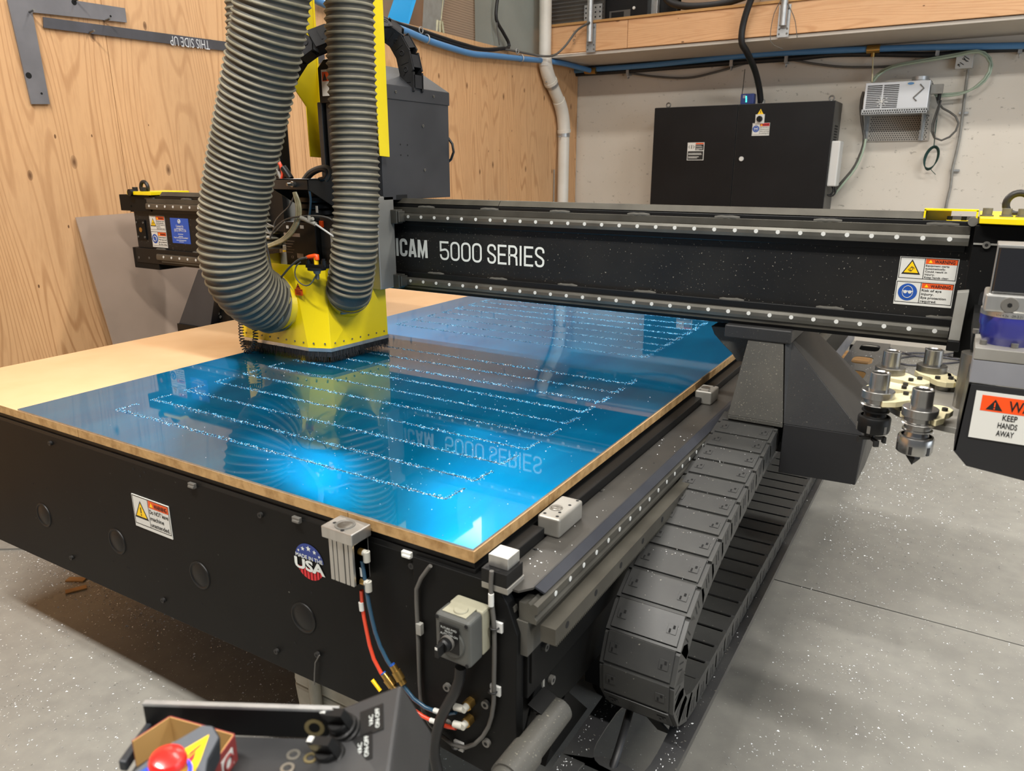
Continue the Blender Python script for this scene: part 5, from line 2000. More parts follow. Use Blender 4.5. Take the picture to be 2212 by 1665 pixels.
# corner: blue pipe coming along the plywood wall
xw = XL + .045
L_ = lambda px, py, x=xw: at(px, py, 'x', x)
pts = [L_(660, -14), L_(700, 8), L_(780, 34), L_(871, 65), L_(921, 86), L_(965, 101), L_(1018, 116), L_(1059, 120), L_(1125, 127)]
one(MB().tube(smooth_path(pts, .05), .024, 10), 'air_pipe', 'blueline', 'blue air pipe sagging along the top of the plywood wall', 'pipe')
pts = [L_(1125, 127), at(1175, 131, 'y', 6.5), at(1211, 136, 'y', 6.75), at(1245, 144, 'y', 7.05), at(1278, 153, 'y', 7.25)]
one(MB().tube(smooth_path(pts, .05), .024, 10), 'air_pipe', 'blueline', 'short blue air pipe crossing in front of the white drain pipe', 'pipe')
p, q = at(1272, 152, 'y', 7.25), at(1284, 153, 'y', 7.25)
one(MB().cyl(p - X * .04, q + X * .02, .033, 12), 'pipe_coupling', 'brass', 'brass coupling where the blue pipe meets the back wall', 'fitting')
for i, (px, py) in enumerate(((921, 84), (1125, 126))):
    p = L_(px, py)
    one(MB().torus(p, Y, .030, .005, 16, 6).torus((p.x, p.y - .06, p.z + .05), X, .022, .004, 12, 5), 'pipe_clip', 'galv', ('zinc clip holding the sagging blue pipe beside the charcoal housing', 'zinc clip at the end of the sagging blue pipe')[i], 'clip')
xc = XL + .03
for i, (l, r, lab) in enumerate((([(690, -20), (780, 20), (862, 51), (905, 64), (965, 84), (1000, 95), (1045, 106), (1090, 104)], .013, 'upper black cable along the top of the plywood wall'),
                       ([(820, 45), (870, 58), (920, 75), (965, 90), (1010, 103), (1060, 109), (1100, 103)], .010, 'lower black cable along the top of the plywood wall'))):
    one(MB().tube(smooth_path([L_(px, py, xc) for px, py in l], .05), r, 8), 'wall_cable', 'cableblack', lab, 'cable', 'cables on the plywood wall')
pts = [L_(1090, 106, xc), at(1142, 116, 'x', -3.60), at(1170, 121, 'y', 6.38), at(1198, 119, 'y', 6.4), at(1222, 98, 'y', 6.45), at(1246, 66, 'y', 6.5), at(1274, 48, 'y', 6.5)]
one(MB().tube(smooth_path(pts, .04), .010, 8), 'loop_cable', 'cable', 'grey cable looping past the white drain pipe up to the steel post', 'cable')
pts = [at(px, py, 'x', -3.64) for px, py in ((1076, -12), (1072, 22), (1073, 45), (1088, 72), (1100, 95), (1096, 103), (1082, 106))]
one(MB().tube(smooth_path(pts, .04), .014, 8), 'flex_conduit', 'cableblack', 'black flexible conduit hanging in front of the grey column', 'conduit')
pts = [at(px, py, 'x', -3.64) for px, py in ((1072, 25), (1074, 60), (1079, 98))]
one(MB().tube(smooth_path(pts, .04), .006, 6), 'thin_cable', 'cable', 'thin cable beside the black flexible conduit on the grey column', 'cable')
# white drain pipe
dp = thing('drain_pipe', (-3.58, 6.9, 0), 'white PVC drain pipe with an offset bend in the room corner', 'pipe')
xp = -3.575
D = [at(px, py, 'x', xp) for px, py in ((1176, -30), (1177, 148), (1217, 240), (1222, 262))]
D[0] = V((xp, D[1].y, 3.4))
D[3] = V((xp, D[2].y + .02, D[2].z - .14))
r = .056
MB().tube([D[0], D[1] + Z * .02], r, 24).build('upper_pipe', 'pvc', dp)
d = (D[2] - D[1]).normalized()
MB().tube([D[1] + d * .06, D[2] - d * .06], r, 24).build('middle_pipe', 'pvc', dp)
MB().tube([D[3], V((xp, D[3].y, 0))], r, 24).build('lower_pipe', 'pvc', dp)
for a, c, e in ((D[1] + Z * .10, D[1], D[1] + d * .14), (D[2] - d * .14, D[2], D[3] - Z * .03)):
    pts = [a.lerp(c, t / 5).lerp(c.lerp(e, t / 5), t / 5) for t in range(6)]
    b = MB().tube(pts, r + .006, 24)
    b.tube([pts[-1], pts[-1] + (pts[-1] - pts[-2]).normalized() * .03], r + .011, 24)
    b.build('elbow', 'pvc', dp)
for c, n in ((D[1] + d * .17, d), (D[3] - Z * .10, Z)):
    b = MB().lathe([(r + .002, 0), (r + .004, 0), (r + .004, .035), (r + .002, .035)], c, n, 24)
    b.cyl(c - Y * .07, c - Y * .11, .006, 8)
    b.build('pipe_strap', 'galv', dp)

# heater unit: louvred metal box on a perforated bracket
ht = thing('heater_unit', (-.65, 7.2, 1.75), 'louvred silver heater unit on a perforated bracket on the back wall', 'heater')
yh = 7.05
x0, x1 = -.892, -.425
z0, z1 = 1.975, 2.19
b = MB().box((x0, yh, z0), (x1, YB, z1))
b.build('case', 'heatercase', ht, bev=.004)
b = MB()
n = 13
for j in range(2):
    xa_, xb_ = x0 + .018 + j * .122, x0 + .128 + j * .122
    for i in range(n):
        z = z1 - .022 - i * .0138
        b.box((xa_, yh - .0015, z - .0078), (xb_, yh + .001, z))
b.build('louvre_slots', 'fan', ht, kind='stuff')
b = MB()
fc = V((x0 + .135, yh - .0018, z0 + .07))
for i in range(9):
    a = i * math.pi * 2 / 9
    e = V((math.cos(a), 0, math.sin(a)))
    b.tube([fc + e * .012, fc + e * .045 + V((e.z, 0, -e.x)) * .006], .0025, 4)
b.cyl(fc, fc - Y * .003, .010, 12)
b.build('fan_emblem', 'plasticwhite', ht)
p = at(1944, 200, 'y', yh)
b = MB()
h0, h1 = at(1996, 190, 'y', yh - .006), at(1973, 211, 'y', yh - .006)
b.tube([h0 + V((-.03, 0, .03)), h0, h1, h1 + V((.025, 0, -.024))], .0052, 6)
b.build('crank_handle', 'boltgrey', ht)
lb = MB().box((x0 + .30, yh - .0022, z1 - .034), (x0 + .36, yh - .0005, z1 - .006))
lb.mat = 1
lb.add([(x0 + .33 + .024 * math.cos(t), yh - .0026, z1 - .020 + .010 * math.sin(t)) for t in [i * math.pi / 8 for i in range(16)]], [tuple(range(16))])
lb.build('oval_badge', ['white', 'blueline'], ht, fix=False)
b = MB().box((x0 - .006, yh - .006, z0 - .028), (x1 + .004, yh - .002, z0 + .012))
b.box((x0 - .006, yh - .006, z0 - .030), (x1 + .004, YB - .005, z0 - .026))
b.mat = 1
for i in range(27):
    for j in range(2):
        c = V((x0 + .006 + i * .0174 + j * .0087, yh - .0065, z0 - .018 + j * .016))
        b.add([c + V((.0058 * math.cos(t), 0, .0058 * math.sin(t))) for t in [k * math.pi / 3 for k in range(6)]], [tuple(range(6))])
b.build('perforated_lip', ['galv', 'hole'], ht, fix=False)
b = MB().box((x0 + .03, YB - .02, 1.745), (x1 + .03, YB - .014, z0 - .02))
b.mat = 1
for i in range(24):
    for j in range(12):
        c = V((x0 + .045 + i * .0182 + (j % 2) * .0091, YB - .0205, 1.756 + j * .0166))
        b.add([c + V((.0062 * math.cos(t), 0, .0062 * math.sin(t))) for t in [k * math.pi / 3 for k in range(6)]], [tuple(range(6))])
b.build('perforated_back', ['soffit', 'cabgrey'], ht, fix=False)
for x in (x0 + .012, x1 - .03):
    b = MB().prism([(YB - .012, 1.745), (YB - .05, 1.745), (yh + .01, z0 - .025), (YB - .012, z0 - .025)], 'x', x, x + .004)
    b.box((x - .015, YB - .03, 1.745), (x + .018, YB - .012, z0 - .02))
    b.build('bracket_leg', 'galv', ht)
c = V((x1 - .085, 7.2, z1))
MB().lathe([(.068, 0), (.068, .012), (.062, .016), (.062, .040), (.058, .040)], c, Z, 32).build('duct_collar', 'galv', ht)
b = MB().box((x1 + .005, 7.10, z1 - .10), (x1 + .09, 7.18, z1 - .03))
b.mat = 1
b.cyl((x1 + .07, 7.14, z1 - .10), (x1 + .07, 7.14, z1 - .15), .014, 12)
b.build('plug_box', ['plasticgrey', 'blackmatt'], ht, bev=.002)
# junction box, conduit, tubes
p, q = W(2067, 116, 7.30), W(2100, 147, 7.30)
jb = thing('junction_box', (p.x, 7.3, q.z), 'square white junction box with dark pen marks on the back wall', 'electrical box')
bx('cover', (p.x, 7.285, q.z), (q.x, YB, p.z), 'plasticwhite', jb, bev=.004)
b = MB()
for (ax, ay), (cx_, cy_) in (((2079, 127), (2092, 133)), ((2083, 121), (2094, 128)), ((2082, 124), (2088, 133)), ((2068, 141), (2074, 139)), ((2074, 135), (2082, 140)), ((2070, 138), (2073, 144))):
    b.tube([W(ax, ay, 7.283), W(cx_, cy_, 7.283)], .003, 4)
b.build('pen_marks', 'ink', jb)
wallline('wall_conduit', [(2091, 150), (2086, 190), (2080, 240), (2074, 290), (2066, 330), (2057, 367), (2054, 400), (2048, 425), (2042, 455), (2036, 500)], 7.31, .011, 'plasticgrey', 'bent grey conduit running down from the junction box', 'conduit')
for i, (px, py) in enumerate(((2078, 244), (2059, 368))):
    p = W(px + 3, py, 7.32)
    one(MB().box((p.x - .03, 7.31, p.z - .008), (p.x + .035, YB, p.z + .008)), 'conduit_clip', 'galv', ('upper zinc clip on the bent grey conduit', 'lower zinc clip on the bent grey conduit')[i], 'clip')
wallline('clear_tube', [(1882, 178), (1898, 157), (1930, 142), (1990, 130), (2065, 117), (2112, 109), (2135, 120), (2143, 138), (2138, 160), (2122, 180), (2090, 197), (2050, 203), (2018, 204)], 7.24, .009, 'greentube', 'pale green clear tube looping over the heater and junction box', 'tube')
wallline('clear_tube', [(1886, 178), (1902, 159), (1934, 144), (1994, 133), (2065, 121), (2108, 112), (2130, 122), (2139, 140), (2132, 162), (2114, 182), (2085, 200), (2050, 207), (2022, 207)], 7.22, .009, 'greentube', 'inner one of the two pale green tubes looping over the heater', 'tube')
wallline('looped_cord', [(2032, 216), (2022, 245), (2014, 270), (2013, 290), (2022, 300), (2035, 303), (2055, 293), (2068, 277), (2070, 262), (2060, 247), (2040, 236), (2028, 226), (2022, 205), (2014, 180), (2006, 172)], 7.26, .008, 'cable', 'grey power cord looped beside the heater', 'cable')
wallline('looped_cord', [(2033, 216), (2026, 245), (2018, 270), (2017, 288), (2020, 296)], 7.25, .006, 'cable', 'short inner strand of the looped grey power cord', 'cable')
b = MB().tube(smooth_path([W(2029, 225, 7.27), W(2022, 270, 7.27), W(2017, 320, 7.27)], .03), .004, 6)
for k in range(5):
    c = W(2011.5, 343.5, 7.28 - .005 * k)
    b.tube([c + V(((.040 + .003 * k) * math.cos(t) + .012 * math.sin(t), 0, .088 * math.sin(t) + .004 * k)) for t in [i * math.pi / 12 for i in range(24)]], .0042, 5, True)
b.tube([W(2010, 365, 7.28), W(2014, 370, 7.28), W(2021, 377, 7.28)], .003, 5)
one(b, 'wire_coil', 'darkgreen', 'coil of dark green wire hanging on the back wall', 'wire')
wallline('hose_bundle', [(1866, 198), (1860, 225), (1862, 262), (1867, 290), (1867, 305), (1862, 325), (1845, 362), (1820, 392), (1800, 414)], 7.22, .013, 'cable', 'bundle of grey tubes curving from the heater to the cabinet foot', 'cable')
wallline('hose_bundle', [(1870, 300), (1864, 328), (1848, 364), (1824, 394), (1804, 418)], 7.20, .010, 'greentube', 'pale tube beside the grey bundle curving to the cabinet foot', 'tube')

# ================================================================ ON THE LOFT AND THE STORAGE DECK
for i, (px, py0, py1) in enumerate(((1278, 52, 113), (1697, 10, 80))):
    p, q = at(px, py0, 'y', 6.575), at(px, py1, 'y', 6.575)
    po = thing('guard_post', (p.x, 6.56, q.z), ('galvanised post bracketed to the loft beam beside the white drain pipe', 'galvanised post bracketed to the loft beam above the control cabinet')[i], 'post', 'loft posts')
    b = MB().box((p.x - .045, 6.570, q.z), (p.x + .045, 6.578, p.z))
    b.build('bracket_plate', 'galv', po)
    pp_ = at(px, py0 + 38 if i == 0 else 55, 'y', 6.54)
    b = MB().cyl((p.x, 6.54, pp_.z), (p.x, 6.54, 3.6), .027, 18)
    b.build('tube', 'galv', po)
    for sx in (-1, 1):
        for zz in (q.z + .025, q.z + .06, p.z - .03):
            MB().lathe([(.008, 0), (.006, .006), (0, .007)], (p.x + sx * .030, 6.570, zz), -Y, 8).build('bracket_screw', 'boltgrey', po)
p = at(1414, 30, 'y', 6.9)
one(MB().box((p.x - .03, 6.88, 2.786), (p.x + .03, 6.94, 3.6)), 'steel_strut', 'galv', 'galvanised strut standing behind the black machine on the loft', 'post', bev=.004)
p, q = at(1150, -40, 'y', 6.72), at(1303, 62, 'y', 6.72)
b = MB()
k = 26
for i in range(k):
    z = 2.786 + i * .033
    b.add([(p.x, 6.72, z), (q.x, 6.72, z), (q.x, 6.725, z + .0165), (p.x, 6.725, z + .0165), (p.x, 6.72, z + .033), (q.x, 6.72, z + .033)], [(0, 1, 2, 3), (3, 2, 5, 4)])
b.box((p.x, 6.74, 2.786), (q.x, 6.75, 3.64))
one(b, 'corrugated_sheet', 'darkpoly', 'dark grey corrugated sheet standing on the loft behind the drain pipe', 'sheet')
p, q = at(1263, 12, 'y', 6.71), at(1300, 42, 'y', 6.71)
b = MB().box((p.x, 6.705, q.z), (q.x, 6.715, p.z))
b.mat = 1
for fx in (.1, .36, .64, .9):
    for fz in (.2, .5, .8):
        b.disc((p.x + (q.x - p.x) * fx, 6.7045, q.z + (p.z - q.z) * fz), -Y, .008, 8)
one(b, 'mending_plate', ['galv', 'hole'], 'drilled galvanised plate on the dark corrugated sheet', 'plate', fix=False)
p, q = at(1304, 45, 'y', 6.8), at(1398, 42, 'y', 6.8)
bm_ = thing('black_machine', (p.x, 6.9, 2.786), 'black steel machine with a dark opening standing on the loft', 'machine')
bx('case', (p.x, 6.80, 2.786), (q.x, 7.25, 3.5), 'cabinet', bm_, bev=.004)
a, c = at(1317, 25, 'y', 6.795), at(1361, 42, 'y', 6.795)
b = MB().box((a.x, 6.79, c.z), (c.x, 6.80, a.z))
b.mat = 1
b.box((a.x + .02, 6.788, c.z + .02), (c.x - .06, 6.791, a.z - .012))
b.build('opening', ['cabgrey', 'hole'], bm_)
a = at(1369, 17, 'y', 6.795)
MB().lathe([(.014, 0), (.012, .008), (0, .01)], (a.x, 6.80, a.z), -Y, 12).build('knob', 'plasticwhite', bm_)
one(MB().box((q.x + .015, 6.95, 2.786), (at(1462, 30, 'y', 6.95).x, 7.3, 3.5)), 'black_cabinet', 'blackmatt', 'plain black cabinet behind the steel strut on the loft', 'cabinet', bev=.004)
pts = [at(px, py, 'y', 6.75) for px, py in ((1432, -12), (1450, 6), (1490, 14), (1550, 10), (1600, -4), (1640, -20))]
one(MB().tube(smooth_path(pts, .04), .030, 12), 'suction_hose', 'cableblack', 'thick black hose sagging over the loft decking', 'hose')
one(MB().box((at(1462, 30, 'y', 6.95).x + .015, 7.0, 2.786), (at(1640, 30, 'y', 7.0).x, 7.3, 3.4)), 'storage_carton', 'cardboard', 'brown carton behind the sagging black hose on the loft', 'box', bev=.004)
one(MB().box((at(1640, 30, 'y', 6.9).x, 6.9, 2.786), (at(1790, 30, 'y', 6.9).x, 7.3, 3.4)), 'storage_carton', 'cardgrey', 'brown carton right of the galvanised post on the loft', 'box', bev=.004)
for i, (l, r) in enumerate(((((1690, -5), (1672, 30), (1664, 75), (1668, 95), (1692, 106)), .003), (((1700, 5), (1716, 40), (1722, 82)), .003))):
    one(MB().tube(smooth_path([at(px, py, 'y', 6.53) for px, py in l], .04), r, 5), 'loose_wire', 'cable', ('loose thin wire curling left of the second loft post', 'loose thin wire hanging right of the second loft post')[i], 'wire')
L = MB()
p = at(1243, 95, 'y', 6.579)
L.text('1/9 222', (p.x, 6.5795, p.z), Z, -X, .028)
L.build('stamp', 'cable', loft, fix=False)
# cartons and sheets stacked on the storage deck behind the plywood
def lean(name, mt, pxs, x, th, label, cat, dx=.12, ztop=3.7):
    """panel standing at x, tilted away; its edges pass through the two bottom pixels"""
    (a, b_), (c, d) = pxs[0], pxs[1]
    (e, f_), (g, h) = pxs[2], pxs[3]
    q = [at(a, b_, 'x', x), at(c, d, 'x', x), at(e, f_, 'x', x - dx), at(g, h, 'x', x - dx)]
    z0 = 2.452
    for i, j in ((0, 3), (1, 2)):
        u = (q[j] - q[i])
        lo = q[i] + u * ((z0 - q[i].z) / u.z)
        hi = q[i] + u * ((ztop - q[i].z) / u.z)
        q[i], q[j] = lo, hi
    return one(MB().slab(q, (-th, 0, 0)), name, mt, label, cat)


lean('flat_carton', 'cardboard', [(700, 66), (955, 66), (955, -40), (700, -40)], -4.15, .05, 'brown flattened carton behind the cyan sheet above the plywood wall', 'carton', .0)
lean('cyan_sheet', 'cyanfilm', [(838, 39), (884, 50), (899, 0), (851, 0)], -3.80, .004, 'bright cyan film-covered sheet leaning above the plywood wall', 'sheet', .01)
lean('grey_strip', 'plasticgrey', [(913, 64), (950, 66), (962, -10), (917, -10)], -3.80, .006, 'grey flat strip leaning right of the cyan sheet', 'strip', .004)
lean('flat_carton', 'ribcard', [(954, 66), (1030, 86), (1029, -10), (956, -10)], -3.88, .06, 'brown ribbed carton between the grey strip and the grey column', 'carton', .0)
b = MB().tube([at(958, -10, 'x', -3.80), at(952, 52, 'x', -3.80)], .005, 6)
p = at(950, 60, 'x', -3.80)
for s in (-1, 0, 1):
    b.tube([p + V((0, s * .03, .05)), p + V((0, s * .05, -.06))], .012, 5)
one(b, 'bag_tie', 'cleartube', 'cord with a clear plastic tuft hanging on the grey strip', 'cord')
y0, y1 = at(1060, 50, 'x', -3.70).y, at(1168, 50, 'x', -3.70).y
xL2 = at(1026, 50, 'y', y0).x
cl = MB().box((xL2, y0, 0), (-3.70, y1, 5.6))
o = cl.build('column', 'column', kind='structure')

# ================================================================ PLYWOOD WALL
xs = XL + .006
S = lambda px, py, x=xs: at(px, py, 'x', x)
sq = thing('steel_square', (xs, 2.2, 2.0), 'large grey steel L-shaped square hung on the plywood wall', 'square')
P_ = [(14, 0), (60, -14), (268, 18), (272, 49), (68, 27), (106, 225), (66, 225)]
pts = [S(px, py) for px, py in P_]
b = MB().slab(pts, (.008, 0, 0))
b.mat = 1
for px, py, rr in ((62, 163, .013), (90, 202, .005), (239, 35, .005), (160, 5, .012)):
    b.disc(S(px, py, xs + .0085), X, rr, 14)
b.build('blade', ['barsteel', 'hole'], sq, fix=False)
pts = [S(92, 37), S(500, 92), S(700, 118), S(700, 138), S(500, 112), S(93, 60)]
br_ = thing('straight_bar', (xs, 3, 2.2), 'long dark steel bar engraved THIS SIDE UP upside down below the steel square', 'bar')
MB().slab(pts, (.006, 0, 0)).build('bar', 'bardark', br_)
a, c = S(451, 88, xs + .0065), S(366, 80, xs + .0065)
L = MB()
e, g = S(451, 88, xs + .0065), S(366, 77, xs + .0065)
dirx = (g - e).normalized()
upv = V((0, -dirx.z, dirx.y))
upv = -upv if upv.z > 0 else upv
L.text('THIS SIDE UP', e, dirx, upv, .045, width=(g - e).length, lift=.0)
L.v = [v + V((.0006, 0, 0)) for v in L.v]
L.build('engraving', 'engraved', br_, fix=False)
for i, (px, py) in enumerate(((62, 27), (192, 71), (226, 45), (160, 2))):
    p = S(px, py)
    one(MB().cyl(p + V((-.006, 0, 0)), p + V((.045, 0, .006)), .005, 8), 'hook_nail', 'bolt', ('nail in the inner corner of the steel square', 'nail under the dark steel bar', 'nail under the upper arm of the steel square', 'nail through the hole of the steel square')[i], 'nail', 'nails on the plywood wall')
# card sheet leaning at the foot of the plywood
q = [S(163, 471, XL + .015), S(300, 461, XL + .015), S(520, 470, XL + .015)]
y0c, y1c = q[0].y, 3.75
zt1, zt2 = q[0].z, q[1].z
b = MB().slab([(XL + .30, y0c + .02, .0), (XL + .30, y1c, .0), (XL + .012, y1c, zt2 + .03), (XL + .012, y0c, zt1)], (.006, 0, .004))
o = one(b, 'card_sheet', 'cardgrey', 'brown-grey card sheet leaning against the plywood wall behind the gantry end', 'sheet')
# thin vertical rod at the right end of the plywood
one(MB().cyl(at(1197, 366, 'x', XL + .012), at(1194, 600, 'x', XL + .012), .006, 6), 'thin_rod', 'plasticgrey', 'thin grey rod upright on the plywood left of the white drain pipe', 'rod')

# ================================================================ FLOOR OBJECTS
b = MB().slab([at(px, py, 'z', 0) for px, py in ((-60, 1190), (55, 1187), (78, 1178), (120, 1130), (-60, 1080))], (0, 0, .008))
one(b, 'steel_plate', 'plasticgrey', 'grey steel plate lying on the floor under the left end of the table', 'plate')
tb = thing('plastic_tub', (-1.15, 1.25, 0), 'dirty white plastic tub standing under the front of the table', 'tub')
b = MB()
x0, x1, y0, y1 = -1.40, -1.02, 1.12, 1.42
lo = [(x0 + .03, y0 + .02), (x1 - .03, y0 + .02), (x1, y0 + .06), (x1, y1), (x0, y1), (x0, y0 + .05)]
k = [(0, .90), (.10, .96), (.20, 1.0), (.30, .97), (.40, 1.0)]
cx, cy = -1.21, 1.27
rings = [[(cx + (p[0] - cx) * s, cy + (p[1] - cy) * s, z) for p in lo] for z, s in k]
for A_, B_ in zip(rings, rings[1:]):
    b.loft(A_, B_)
b.build('tub_body', 'jug', tb, bev=.01)
p = at(676, 1500, 'y', 1.12)
MB().tube([(p.x, 1.125, .38), (p.x + .005, 1.125, .16)], .016, 8).build('tub_rib', 'jug', tb)
for i, (l, lab) in enumerate((([(2090, 757), (1990, 770), (1905, 748), (1893, 762), (1925, 775), (1990, 768), (2100, 780)], 'outer loop of thin cord lying on the floor behind the tool carousel'), ([(2080, 772), (1985, 762), (1915, 770), (1960, 788), (2040, 785), (2100, 778)], 'inner loop of thin cord on the floor behind the tool carousel'), ([(2000, 752), (2060, 772), (2100, 790)], 'straight end of thin cord on the floor behind the tool carousel'))):
    one(MB().tube(smooth_path([at(px, py, 'z', .008) for px, py in l], .05), .008, 6), 'floor_cord', 'bardark', lab, 'cord', 'cords on the floor')
p = at(1808, 800, 'z', .05)
for k in range(3):
    one(MB().box((p.x - .45, p.y - .18, .002 + .06 * k), (p.x + .22, p.y + .16, .056 + .06 * k)), 'wood_block', 'wood', ('lowest', 'middle', 'topmost')[k] + ' wooden board of the stack under the cable chain tray', 'board', 'boards under the tray', bev=.003)
# chips of aluminium on the floor, the tray and the cover plate
rnd = random.Random(11)
b = MB()


def chip(x, y, z, s):
    a = rnd.random() * 6.3
    e = V((math.cos(a), math.sin(a), 0)) * s
    g = V((-e.y, e.x, 0)) * rnd.uniform(.3, .7)
    c = V((x, y, z))
    b.add([c + e, c - e + g, c - g + Z * s * rnd.uniform(.1, .8)], [(0, 1, 2)])


for k in range(9000):
    x, y = rnd.uniform(-.36, 2.2), rnd.uniform(.6, 7.2)
    if rnd.random() < .5:
        x = -.35 + abs(rnd.gauss(0, .35))
    chip(x, y, .001, rnd.uniform(.0014, .0036) * (1 if y < 3.0 else 1.35))
for k in range(4500):
    chip(rnd.uniform(-3.4, -.7), rnd.uniform(.4, 1.6), .001, rnd.uniform(.0014, .0040))
for k in range(1500):
    chip(rnd.gauss(-2.55, .35), rnd.gauss(1.33, .07), .001, rnd.uniform(.0015, .0045))
for k in range(700):
    chip(rnd.gauss(-1.45, .09), rnd.gauss(1.18, .07), .001, rnd.uniform(.0012, .0035))
for k in range(500):
    chip(rnd.gauss(-2.2, .04), rnd.gauss(.85, .03), .001, rnd.uniform(.002, .004)) if k < 40 else chip(rnd.uniform(-.9, -.3), rnd.uniform(.7, 1.6), .001, rnd.uniform(.0012, .003))
b.build('floor_chips', 'chip', None, 'bright aluminium chips scattered over the concrete floor', 'chips', kind='stuff', fix=False)
b = MB()
for k in range(1500):
    x, y = rnd.uniform(-.57, -.365), rnd.uniform(1.03, 5.6)
    if rnd.random() < .3:
        y = rnd.uniform(1.03, 1.4)
    if any(abs(x + .4665) < .07 and abs(y - (u + v) / 2) < .115 for u, v in zip(ysr, ysr[1:])):
        continue
    chip(x, y, .3352, rnd.uniform(.001, .003))
b.build('tray_chips', 'chip', tray, kind='stuff', fix=False)
b = MB()
for k in range(60):
    chip(rnd.uniform(-.625, -.565), rnd.uniform(1.0, 2.0) if k > 14 else rnd.gauss(1.08, .02), .8262, rnd.uniform(.001, .003))
for k in range(160):
    t = rnd.choice(cpts[2:11])
    chip(rnd.uniform(-.53, -.385), t.y + rnd.uniform(-.03, .03), t.z + .002, rnd.uniform(.0007, .0015))
b.build('table_chips', 'chip', tab, kind='stuff', fix=False)
for i, (x, y, a) in enumerate(((-2.75, 1.30, .5), (-2.68, 1.26, 1.1))):
    f = MX.Translation((x, y, 0)) @ MX.Rotation(a, 4, 'Z')
    one(MB(f).box((-.035, -.014, .0), (.035, .014, .006)), 'wood_scrap', 'wood', ('left small wood scrap in the chips under the table edge', 'right small wood scrap in the chips under the table edge')[i], 'scrap')

# ================================================================ FOREGROUND CONSOLE
# the console sits on the end of the round arm, about 0.75 m from the viewer
DZ = .74
co = thing('control_console', (-.49, .40, .9), 'black operator console with two selector knobs at the front edge', 'console')
K = lambda px, py, d=DZ: deep(px, py, d)
fl_o = K(560, 1640, .74)
zf = fl_o.z
F = lambda px, py: at(px, py, 'z', zf)
b = MB()
b.slab([F(300, 1640), F(470, 1588), F(735, 1597), F(715, 1760), F(200, 1800)], (0, 0, -.004))
b.build('console_floor', 'console', co, bev=.001)
p0, p1 = F(470, 1588), F(735, 1597)
h = at(735, 1541, 'y', p1.y).z - zf
d_ = (p1 - p0).normalized()
n_ = V((-d_.y, d_.x, 0))
pL = p0 - d_ * .075
b = MB().slab([pL, p1, p1 + Z * h, pL + Z * h], n_ * .004)
b.build('console_back', 'blackmatt', co, bev=.001)
b = MB().slab([pL + Z * h, p1 + Z * h, p1 + Z * (h + .003), pL + Z * (h + .003)], n_ * .006)
b.build('worn_edge', 'galv', co)
b = MB()
q = p0.lerp(p1, .80) + Z * h * .42 - n_ * .0006
b.lathe([(.006, 0), (.0105, 0)], q, -n_, 18)
b.build('washer_mark', 'washeryellow', co, fix=False)
# wedge with the knob face
A1, A2, A3, A4 = K(868, 1476, .80), K(716, 1536, .80), K(672, 1700, .70), K(838, 1700, .70)
nf = (A2 - A1).cross(A4 - A1).normalized()
if nf.dot(CAM - A1) < 0:
    nf = -nf
dn = -nf * .09
b = MB().slab([A1, A2, A3, A4], dn)
b.build('knob_panel', 'console', co, bev=.004)
uu = (A1 - A2).normalized()
vv = nf.cross(uu)
for px, py in ((748, 1580), (722, 1642)):
    r0 = ray(px, py)
    c = CAM + r0 * ((A1 - CAM).dot(nf) / r0.dot(nf))
    kn = MB().lathe([(.0165, 0), (.0165, .004), (.0150, .005), (.0150, .010), (.0125, .011), (.0125, .018), (.011, .020), (0, .020)], c, nf, 26)
    ax_ = (uu * -.75 + vv * .4).normalized()
    sd = nf.cross(ax_)
    kn.slab([c + nf * .012 - sd * .0045 - ax_ * .013, c + nf * .012 + sd * .0045 - ax_ * .013, c + nf * .012 + sd * .0045 + ax_ * .013, c + nf * .012 - sd * .0045 + ax_ * .013], nf * .022)
    kn.mat = 1
    e = c + ax_ * .0105 + nf * .034
    kn.slab([e - sd * .003 - ax_ * .003, e + sd * .003 - ax_ * .003, e + sd * .003 + ax_ * .003, e - sd * .003 + ax_ * .003], nf * .0012)
    kn.build('selector_knob', ['blackmatt', 'white'], co)
    c2 = c + uu * .030 + nf * .0006
    f = frame_at(c2 - uu * .014 - vv * .016, uu, vv)
    lp = MB(f).box((0, 0, 0), (.026, .032, .0012)).build('legend_plate', 'blackmatt', co)
    L = MB(frame_at(c2 - uu * .002 - vv * .012 + nf * .0014, vv, -uu))
    for i, s in enumerate(('VAC', 'ON-OFF')):
        L.text(s, (.012, -.003 - .007 * i, 0), X, Y, .0045, align='c')
    L.build('lettering', 'letter', lp, fix=False)
p = K(872, 1600, .77)
MB().lathe([(.004, 0), (.003, .002), (0, .003)], p, (uu * .8 - vv * .2), 10).build('side_screw', 'white', co)
# console support down to the arm
s0 = F(610, 1680)
b = MB().cyl((s0.x, s0.y, zf - .004), (-.532, .36, .555), .02, 16)
b.build('console_stem', 'blackmatt', co)
# washers lying in the console
for i, (px, py, mt, lab) in enumerate(((634, 1631, 'washer', 'silver washer at the back left in the black console'), (671, 1638, 'washeryellow', 'yellowish washer right of the back silver one in the console'), (621, 1660, 'washer', 'silver washer nearest the bottom edge in the console'))):
    c = F(px, py)
    b = MB().lathe([(.0042, 0), (.0068, 0), (.0070, .0003), (.0070, .0010), (.0068, .0013), (.0042, .0013), (.0042, 0)], (c.x, c.y, zf), Z, 28)
    one(b, 'washer', mt, lab, 'washer', 'washers in the console')
